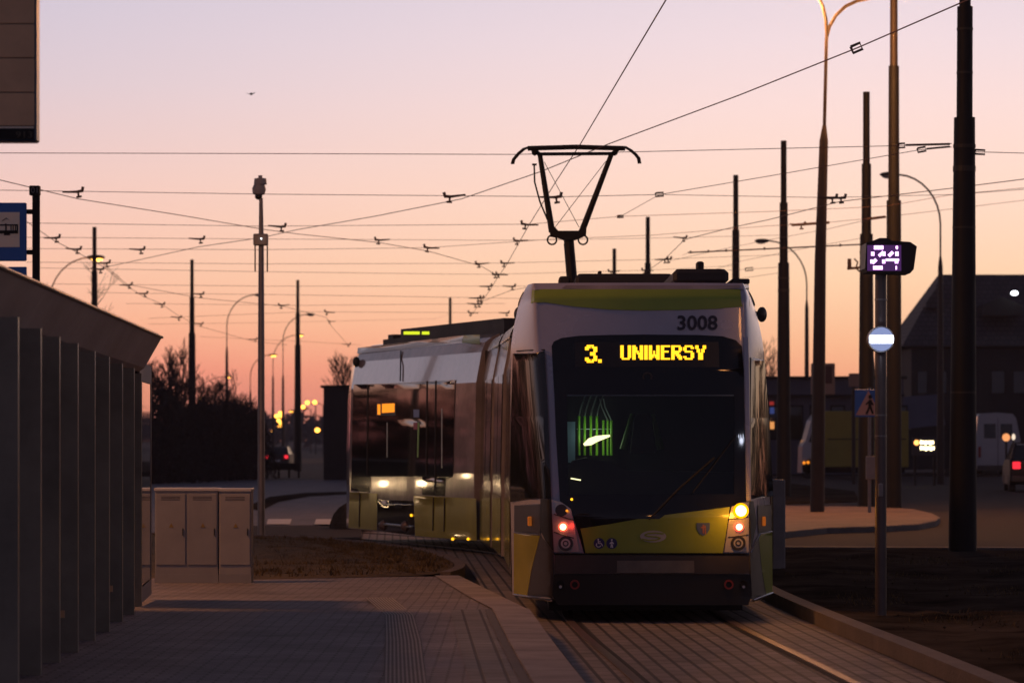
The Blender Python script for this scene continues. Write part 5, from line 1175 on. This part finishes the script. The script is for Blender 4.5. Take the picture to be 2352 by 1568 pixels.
# ------------------------------------------------------------------ vehicles
def wheelv(r, w, x, y):
    mb = MB(); n = 22; mb.prism([(y+r*cos(2*pi*k/n), r+r*sin(2*pi*k/n)) for k in range(n)], x-w/2, x+w/2, 'x'); return mb
def car(loc, rz, lab, paint, L=4.1, Wd=1.75, H=1.5, lights='tail', grp=None, head=False):
    o = empty('car', loc, rz); tag(o, lab, 'car', grp); w = Wd/2
    prof = [(-L/2, .35), (-L/2-.05, .55), (-L/2, .92), (-L/2+.12, 1.0), (L/2-1.15, .98), (L/2-.25, .80), (L/2, .62), (L/2, .32), (L/2-.3, .22), (-L/2+.3, .22)]
    mb = MB(); n = len(prof)
    for x, sc in ((-w, .0), (-w+.07, .05), (w-.07, .05), (w, .0)):
        for y, z in prof: mb.v.append((x, y*(1-.02*(sc == 0)), z+(0 if sc else -.02*(z > .5))))
    mb.f += [tuple(range(n)), tuple(reversed(range(3*n, 4*n)))]+[(r*n+k, (r+1)*n+k, (r+1)*n+(k+1)%n, r*n+(k+1)%n) for r in range(3) for k in range(n)]
    body = mb.build('body', paint, o, True, True)
    gh = [(-L/2+.1, .98), (-L/2+.42, H-.06), (-L/2+.8, H), (.1, H), (.55, H-.08), (L/2-1.1, .97)]
    mb = MB(); n = len(gh)
    for y, z in gh:
        t = (z-.97)/(H-.97); hw_ = w-.06-.17*t; mb.v += [(-hw_, y, z), (hw_, y, z)]
    mb.f += [(2*k, 2*k+1, 2*k+3, 2*k+2) for k in range(n-1)]+[tuple(2*k for k in range(n)), tuple(2*k+1 for k in reversed(range(n)))]
    mb.build('cabin_glass', M['side_glass'], o, True, True)
    mb = MB(); r0 = [(-L/2+.72, H+.012), (.12, H+.012), (.56, H-.06)]
    mb.add([(sx*(w-.25), y, z) for y, z in r0 for sx in (-1, 1)]+[(sx*(w-.25), y, z-.03) for y, z in r0 for sx in (-1, 1)], [(0,1,3,2),(2,3,5,4),(0,6,7,1),(0,2,8,6),(2,4,10,8),(1,7,9,3),(3,9,11,5)]); mb.build('roof', paint, o, True, True)
    for sx in (-1, 1):
        mb = MB(); mb.tube([(sx*(w-.07), -L/2+.12, .98), (sx*(w-.2), -L/2+.44, H-.04), (sx*(w-.24), -L/2+.8, H)], .045, 6); mb.tube([(sx*(w-.07), L/2-1.12, .98), (sx*(w-.23), .5, H-.04)], .035, 6); mb.tube([(sx*(w-.07), -.2, .98), (sx*(w-.24), -.2, H)], .03, 6); mb.build('roof_pillar', paint, o, True, True)
        for y in (-L/2+.75, L/2-.8):
            wh = wheelv(.31, .2, sx*(w-.1), y).build('wheel', M['rubber'], o, True, True); wheelv(.19, .22, sx*(w-.1), y); m_ = MB(); n_ = 16; m_.prism([(y+.19*cos(2*pi*k/n_), .31+.19*sin(2*pi*k/n_)) for k in range(n_)], sx*(w-.1)-.105, sx*(w-.1)+.105, 'x'); m_.build('rim', M['chrome'], wh, True, True)
        MB().bbox(sx*(w-.2)-.12, sx*(w-.2)+.12, -L/2-.06, -L/2+.06, .70, .92, .02).build('tail_light', M['tail'] if lights == 'tail' else dimred, o, False, True)
        m_ = MB(); m_.ball((sx*(w-.25), L/2-.02, .66), .085, .06, .07, 10, 6); m_.build('headlight', M['headlit'] if head else M['lampshell'], o, True, True)
    MB().bbox(-.26, .26, -L/2-.065, -L/2-.045, .5, .61, .003).build('number_plate', M['white'], o, False, True)
    MB().bbox(-w+.05, w-.05, -L/2-.09, -L/2+.1, .3, .5, .03).build('rear_bumper', M['bumper'], o, False, True)
    return o
X = (2352+20-CX)*104/F
car((X+.36, 106, .1), radians(-5), 'dark hatchback at the right picture edge with red tail light', M['carpaint_dark'], grp='cars on the streets')
c_ = car(((637-CX)*230/F, 232, -.3), radians(-2), 'distant car with red tail lights behind the low dark barrier', M['carpaint_dark'], grp='cars on the streets')
# a delivery truck seen side-on
d = 139; o = empty('delivery_truck', ((1960-CX)*d/F, d, .1)); tag(o, 'yellow box truck with white cab parked behind the masts', 'truck')
T = lambda x, y: tuple(p-q for p, q in zip(W(x, y, d), o.location))
a = T(1889, 1072); b = T(2080, 944); MB().bbox(a[0], b[0], -1.1, 1.1, a[2], b[2], .03).build('cargo_box', M['truckyellow'], o, False, True)
MB().box(a[0]+.1, b[0]-.1, -1.112, -1.101, (a[2]+b[2])/2-.02, (a[2]+b[2])/2+.02).build('box_seam', M['mast'], o, False, True)
c0_ = T(1838, 1080); c1_ = T(1887, 952); pz = lambda y: T(0, y)[2]; px_ = lambda x: T(x, 0)[0]
MB().prism([(px_(1887), pz(1085)), (px_(1887), pz(950)), (px_(1868), pz(952)), (px_(1858), pz(965)), (px_(1846), pz(1010)), (px_(1838), pz(1025)), (px_(1836), pz(1085))], -1.0, 1.0).build('cab', M['carwhite'], o, False, True)
MB().prism([(px_(1884), pz(1015)), (px_(1884), pz(968)), (px_(1868), pz(968)), (px_(1852), pz(1015))], -1.012, -1.001).build('cab_window', M['side_glass'], o, False, True)
MB().box(px_(1845), px_(2075), -.5, .5, pz(1085), pz(1073)).build('chassis', M['mast'], o, False, True)
for x_ in (1862, 2040): m_ = MB(); m_.disc((px_(x_), -1.0, .42), .42, -.72, 22); m_.build('wheel', M['rubber'], o, True, True); m_ = MB(); m_.disc((px_(x_), .72, .42), .42, 1.0, 22); m_.build('wheel', M['rubber'], o, True, True)
for (x_, y_) in ((1842, 1062), (1851, 1061)): m_ = MB(); m_.ball((px_(x_), -1.02, pz(y_)), .06, .04, .06, 8, 6); m_.build('marker_light', M['led_or'], o, False, True)
# white van, rear view
d = 150; o = empty('white_van', ((2292-CX)*d/F, d, .1)); tag(o, 'high roofed white van seen from behind near the right edge', 'van')
T = lambda x, y: tuple(p-q for p, q in zip(W(x, y, d), o.location)); pz = lambda y: T(0, y)[2]; px_ = lambda x: T(x, 0)[0]
MB().prism([(px_(2243), pz(1076)), (px_(2240), pz(1010)), (px_(2246), pz(956)), (px_(2252), pz(950)), (px_(2290), pz(947)), (px_(2326), pz(950)), (px_(2334), pz(960)), (px_(2344), pz(1010)), (px_(2342), pz(1076))], 0, 5.2).build('body', M['carwhite'], o, False, True)
for (x0, x1, y0, y1) in ((2260, 2287, 973, 1006), (2298, 2325, 973, 1006)):
    MB().bbox(px_(x0), px_(x1), -.02, -.002, pz(y1), pz(y0), .006).build('rear_window', M['side_glass'], o, False, True)
MB().box(px_(2292)-.01, px_(2292)+.01, -.012, -.002, pz(1070), pz(960)).build('door_gap', M['mast'], o, False, True)
MB().bbox(px_(2244), px_(2342), -.12, -.002, pz(1080), pz(1068), .01).build('rear_bumper', M['bumper'], o, False, True)
t_ = text_flat('VAN', 0, 1, 0, 1, 0)
for x_ in (2250, 2336): MB().bbox(px_(x_)-.06, px_(x_)+.06, -.04, -.002, pz(1050), pz(1025), .01).build('tail_light', dimred, o, False, True)
for x_ in (2254, 2332):
    for y_ in (.8, 4.4): wheelv(.36, .24, px_(x_), y_).build('wheel', M['rubber'], o, True, True)
# parked orange-lit round lamp by the van (bollard lamp)
o = empty('globe_lamp', ((2311-CX)*130/F, 130, .1)); tag(o, 'orange glowing round lamp in front of the white van', 'lamp'); c = W(2311, 1004, 130)
m_ = MB(); m_.ball((0, 0, c[2]-.1), .15, .15, .15, 14, 10); m_.build('globe', emis('globe_orange', (1, .38, .14), 1.1), o, True, True); MB().tube([(0, 0, 0), (0, 0, c[2]-.24)], .04, 8).build('post', M['mast'], o, True, True)
o = empty('globe_lamp', ((2328-CX)*132/F, 132, .1)); tag(o, 'small white glowing lamp just right of the orange one', 'lamp'); c = W(2328, 1003, 132)
m_ = MB(); m_.ball((0, 0, c[2]-.1), .07, .07, .12, 14, 10); m_.build('globe', emis('globe_white', (1, .8, .6), 1.1), o, True, True); MB().tube([(0, 0, 0), (0, 0, c[2]-.22)], .03, 8).build('post', M['mast'], o, True, True)
# cars on the left-hand street (hidden from the camera by the shelter, seen mirrored in the tram's flank)
M['headlit'] = emis('car_headlight', (1, .66, .34), 55)
for k, (px, t) in enumerate(((818, 24), (846, 37), (862, 30), (876, 43), (890, 33), (905, 27), (921, 38), (936, 46), (1020, 46))):
    p = unE(px, 1115); v = (p[0], p[1]); L = sqrt(v[0]**2+v[1]**2); v = (v[0]/L, v[1]/L); dn = v[0]*nl[0]+v[1]*nl[1]; r_ = (v[0]-2*dn*nl[0], v[1]-2*dn*nl[1])
    x_ = p[0]+r_[0]*t; y_ = p[1]+r_[1]*t
    cc = car((x_, y_, .02), pi-math.atan2(-r_[0], -r_[1])*1.0, ['first', 'second', 'third', 'fourth', 'fifth', 'sixth', 'seventh', 'eighth', 'ninth'][k]+' car of the queue with headlights on in the left side street', M['carpaint_dark'], lights='off', grp='cars on the streets', head=True)
    cc.rotation_euler = (0, 0, math.atan2(r_[0], -r_[1]))
# ------------------------------------------------------------------ trees
def tree(px, d, ytop, label, spread=1.0, seed=1, dens=1.0, z0=0.0, name='bare_tree', trunk=.14, cat='tree', group='bare winter trees', levels=5):
    rnd = random.Random(seed); X = (px-CX)*d/F; H = EYE-(ytop-HY)*d/F-z0
    o = empty(name, (X, d, z0)); tag(o, label, cat, group)
    tr = MB(); cr = MB()
    def br(p, dr, L, r, lv):
        pts = [p]; q = p; dd = list(dr)
        for k in range(4):
            dd = [dd[0]+rnd.uniform(-.12,.12), dd[1]+rnd.uniform(-.12,.12), dd[2]+rnd.uniform(-.05,.1)]; l_ = sqrt(sum(c*c for c in dd)); dd = [c/l_ for c in dd]
            q = tuple(q[j]+dd[j]*L/4 for j in range(3)); pts.append(q)
        mb = tr if lv == 0 else cr
        mb.tube(pts, [max(r*(1-.13*k), .006) for k in range(5)], 6 if lv < 2 else 3, False)
        if lv >= levels: return
        nb_ = int((5 if lv == 0 else 4)*dens)
        for k in range(nb_):
            t = rnd.uniform(.35, 1) if lv else rnd.uniform(.45, 1); i = min(3, int(t*4)); f = t*4-i; b = tuple(pts[i][j]+(pts[i+1][j]-pts[i][j])*f for j in range(3))
            an = rnd.uniform(0, 2*pi); sp_ = rnd.uniform(.4, .85)*spread; nd = (dd[0]+sp_*cos(an), dd[1]+sp_*sin(an), dd[2]*.9+rnd.uniform(0, .3)); l_ = sqrt(sum(c*c for c in nd)); nd = tuple(c/l_ for c in nd)
            br(b, nd, L*rnd.uniform(.48, .72), r*.5, lv+1)
    br((0, 0, 0), (0, 0, 1), H*.42, trunk, 0)
    zm = max(v[2] for v in cr.v); k = H/zm
    cr.v = [(v[0]*k, v[1]*k, v[2]*k) for v in cr.v]; tr.v = [(v[0]*k, v[1]*k, v[2]*k) for v in tr.v]
    tr.build('trunk', M['wood'], o, True, True); cr.build('crown', M['wood'], o, False, True)
    return o
tree(135, 150, 585, 'bare tree above the shelter roof behind the stop sign', .9, 3)
tree(240, 170, 690, 'thin bare tree behind the sloping shelter roof, right of the mast', .8, 5)
tree(385, 140, 800, 'dark bare tree just past the shelter roof corner', .8, 8, 1.2)
tree(415, 150, 770, 'slender bare tree with a nest left of the black mast', .45, 11)
tree(485, 160, 850, 'bare bush-like tree between the black mast and the thin lamp post', 1.0, 14)
tree(545, 165, 845, 'wide fanning bare tree right of the thin lamp post', .8, 17)
tree(795, 190, 800, 'bare tree above the dark block building', .7, 21)
tree(1768, 190, 768, 'bare tree in the gap between tram and black mast', .7, 25, 1.2)
def thicket(px, d, w, ytop, lab, seed):
    rnd = random.Random(seed); X = (px-CX)*d/F; H = EYE-(ytop-HY)*d/F; o = empty('shrub', (X, d, 0)); tag(o, lab, 'shrub', 'dark shrubs of the roadside thicket')
    st_ = MB(); cr = MB()
    for k in range(14):
        x = rnd.uniform(-w, w)*.7; y = rnd.uniform(-1, 1); st_.tube([(x*.4, y*.4, 0), (x*.8, y, H*.4), (x*1.1, y*1.3, H*.75)], [.05, .035, .015], 4, False)
    for k in range(2600):
        a = rnd.uniform(0, 2*pi); rr = sqrt(rnd.random()); h = rnd.random()**.8; env = (1-h**2.2)**.5*(.9+.25*sin(a*3+seed)); x = rr*cos(a)*w*max(env, .12); y = rr*sin(a)*1.6*max(env, .2); z = h*H*(1+.12*sin(x*2.1+seed)); s_ = rnd.uniform(.06, .16)
        v = [rnd.uniform(-1,1) for _ in range(6)]
        cr.add([(x, y, z), (x+v[0]*s_, y+v[1]*s_, z+v[2]*s_), (x+v[3]*s_, y+v[4]*s_, z+v[5]*s_)], [(0,1,2)])
        if k % 4 == 0: cr.tube([(x, y, z), (x+v[0]*.4, y+v[1]*.4, z+.5)], .008, 3, False)
    st_.build('stems', M['twig'], o, False, True); cr.build('crown', M['twig'], o, False, True)
for k, (px, w, yt, lab) in enumerate(((345, 1.6, 880, 'dark shrub half hidden by the shelter end'), (385, 1.5, 905, 'tall dark shrub below the dark bare tree'), (425, 1.4, 925, 'dark shrub left of the black mast foot'), (470, 1.4, 912, 'dark shrub just right of the black mast'),
                                      (515, 1.5, 938, 'dark shrub around the thin lamp post'), (550, 1.3, 945, 'dark shrub below the fanning bare tree'), (582, .9, 965, 'smallest dark shrub at the right end of the thicket'))):
    thicket(px, 128+k*2.5, w, yt, lab, k+2)
# solid dense lower hedge behind them
mb = MB(); rnd = random.Random(5); x0 = (300-CX)*150/F; x1 = (592-CX)*150/F
for k in range(16000):
    x = rnd.uniform(x0, x1); z = rnd.random()*(2.6+.5*sin(x*1.3)+.3*sin(x*3.1)); y = 150+rnd.uniform(-.9, .9); s_ = rnd.uniform(.1, .26); v = [rnd.uniform(-1,1) for _ in range(6)]
    mb.add([(x, y, z), (x+v[0]*s_, y+v[1]*s_, z+v[2]*s_), (x+v[3]*s_, y+v[4]*s_, z+v[5]*s_)], [(0,1,2)])
o = mb.build('hedge', M['twig'], None, loc=((x0+x1)/2, 150, 0)); tag(o, 'long dense dark hedge behind the thicket and masts', 'hedge')
def treeline(x0, y0, x1, y1, h, lab, seed, n_=9000):
    rnd = random.Random(seed); mb = MB(); L = sqrt((x1-x0)**2+(y1-y0)**2)
    for k in range(n_):
        t = rnd.random(); z = rnd.random()**1.15*h*(.75+.22*sin(t*L*.31)+.12*sin(t*L*.9+1)+.06*sin(t*L*2.3)); s_ = rnd.uniform(.5, 1.0); v = [rnd.uniform(-1,1) for _ in range(6)]
        x = x0+(x1-x0)*t+rnd.uniform(-1,1)*.8; y = y0+(y1-y0)*t+rnd.uniform(-1,1)*.8
        mb.add([(x, y, z), (x+v[0]*s_, y+v[1]*s_, z+v[2]*s_), (x+v[3]*s_, y+v[4]*s_, z+v[5]*s_)], [(0,1,2)])
    o = mb.build('hedge', M['tree_belt'], None, loc=((x0+x1)/2, (y0+y1)/2, 0)); tag(o, lab, 'hedge')
treeline(-95, 95, -26, 158, 9.0, 'tall dark hedge line left of the street, beyond the shelter', 41, 14000)
treeline(28, 175, 95, 100, 9.5, 'tall dark tree belt at the far right behind the house', 43, 14000)
treeline(95, 100, 60, 10, 7.5, 'dark tree belt along the right side of the road', 44, 9000)
treeline(-95, 95, -40, 30, 8.0, 'dark hedge far left beside the square', 45, 8000)
# far wood
mb = MB()
for k in range(26000):
    px = rnd.uniform(150, 2500); d = rnd.uniform(520, 700); top = 955+14*sin(px*.021)+9*sin(px*.07+1)+6*sin(px*.19)
    if 590 < px < 760: top -= 14*sin((px-590)/170*pi)
    py = top+(1012-top)*rnd.random()**.8; p = W(px, py, d); s_ = rnd.uniform(.5, 1.3); v = [rnd.uniform(-1,1) for _ in range(6)]
    mb.add([p, (p[0]+v[0]*s_, p[1]+v[1]*s_, p[2]+v[2]*s_), (p[0]+v[3]*s_, p[1]+v[4]*s_, p[2]+v[5]*s_)], [(0,1,2)])
o = mb.build('far_wood', M['far_tree']); tag(o, 'hazy dark wood along the horizon beyond the streets', 'wood', kind='stuff')
# bird
o = MB(); p = W(577, 216, 80); o.ball(p, .035, .06, .03, 8, 6); o.add([p, (p[0]-.13, p[1], p[2]+.02), (p[0]-.05, p[1]+.06, p[2])], [(0,1,2)]); o.add([p, (p[0]+.12, p[1], p[2]+.05), (p[0]+.04, p[1]+.06, p[2])], [(0,1,2)])
b_ = o.build('bird', M['mast'], None, loc=p); tag(b_, 'tiny dark bird flying alone high in the sky', 'bird')

# thin evening haze round the whole scene
hz = MB(); hz.box(-420, 420, -55, 720, -1.2, 14.5); ho = hz.build('haze', M['rubber']); hm_ = bpy.data.materials.new('haze'); hm_.use_nodes = True; ht = hm_.node_tree; ht.nodes.clear()
pv = ht.nodes.new('ShaderNodeVolumePrincipled'); pv.inputs['Color'].default_value = (.85, .8, .9, 1); pv.inputs['Density'].default_value = 0.0003; pv.inputs['Anisotropy'].default_value = 0.3
hoo = ht.nodes.new('ShaderNodeOutputMaterial'); ht.links.new(pv.outputs[0], hoo.inputs['Volume']); ho.data.materials[0] = hm_
tag(ho, 'thin mauve evening haze in the air over the streets', 'haze', kind='stuff')
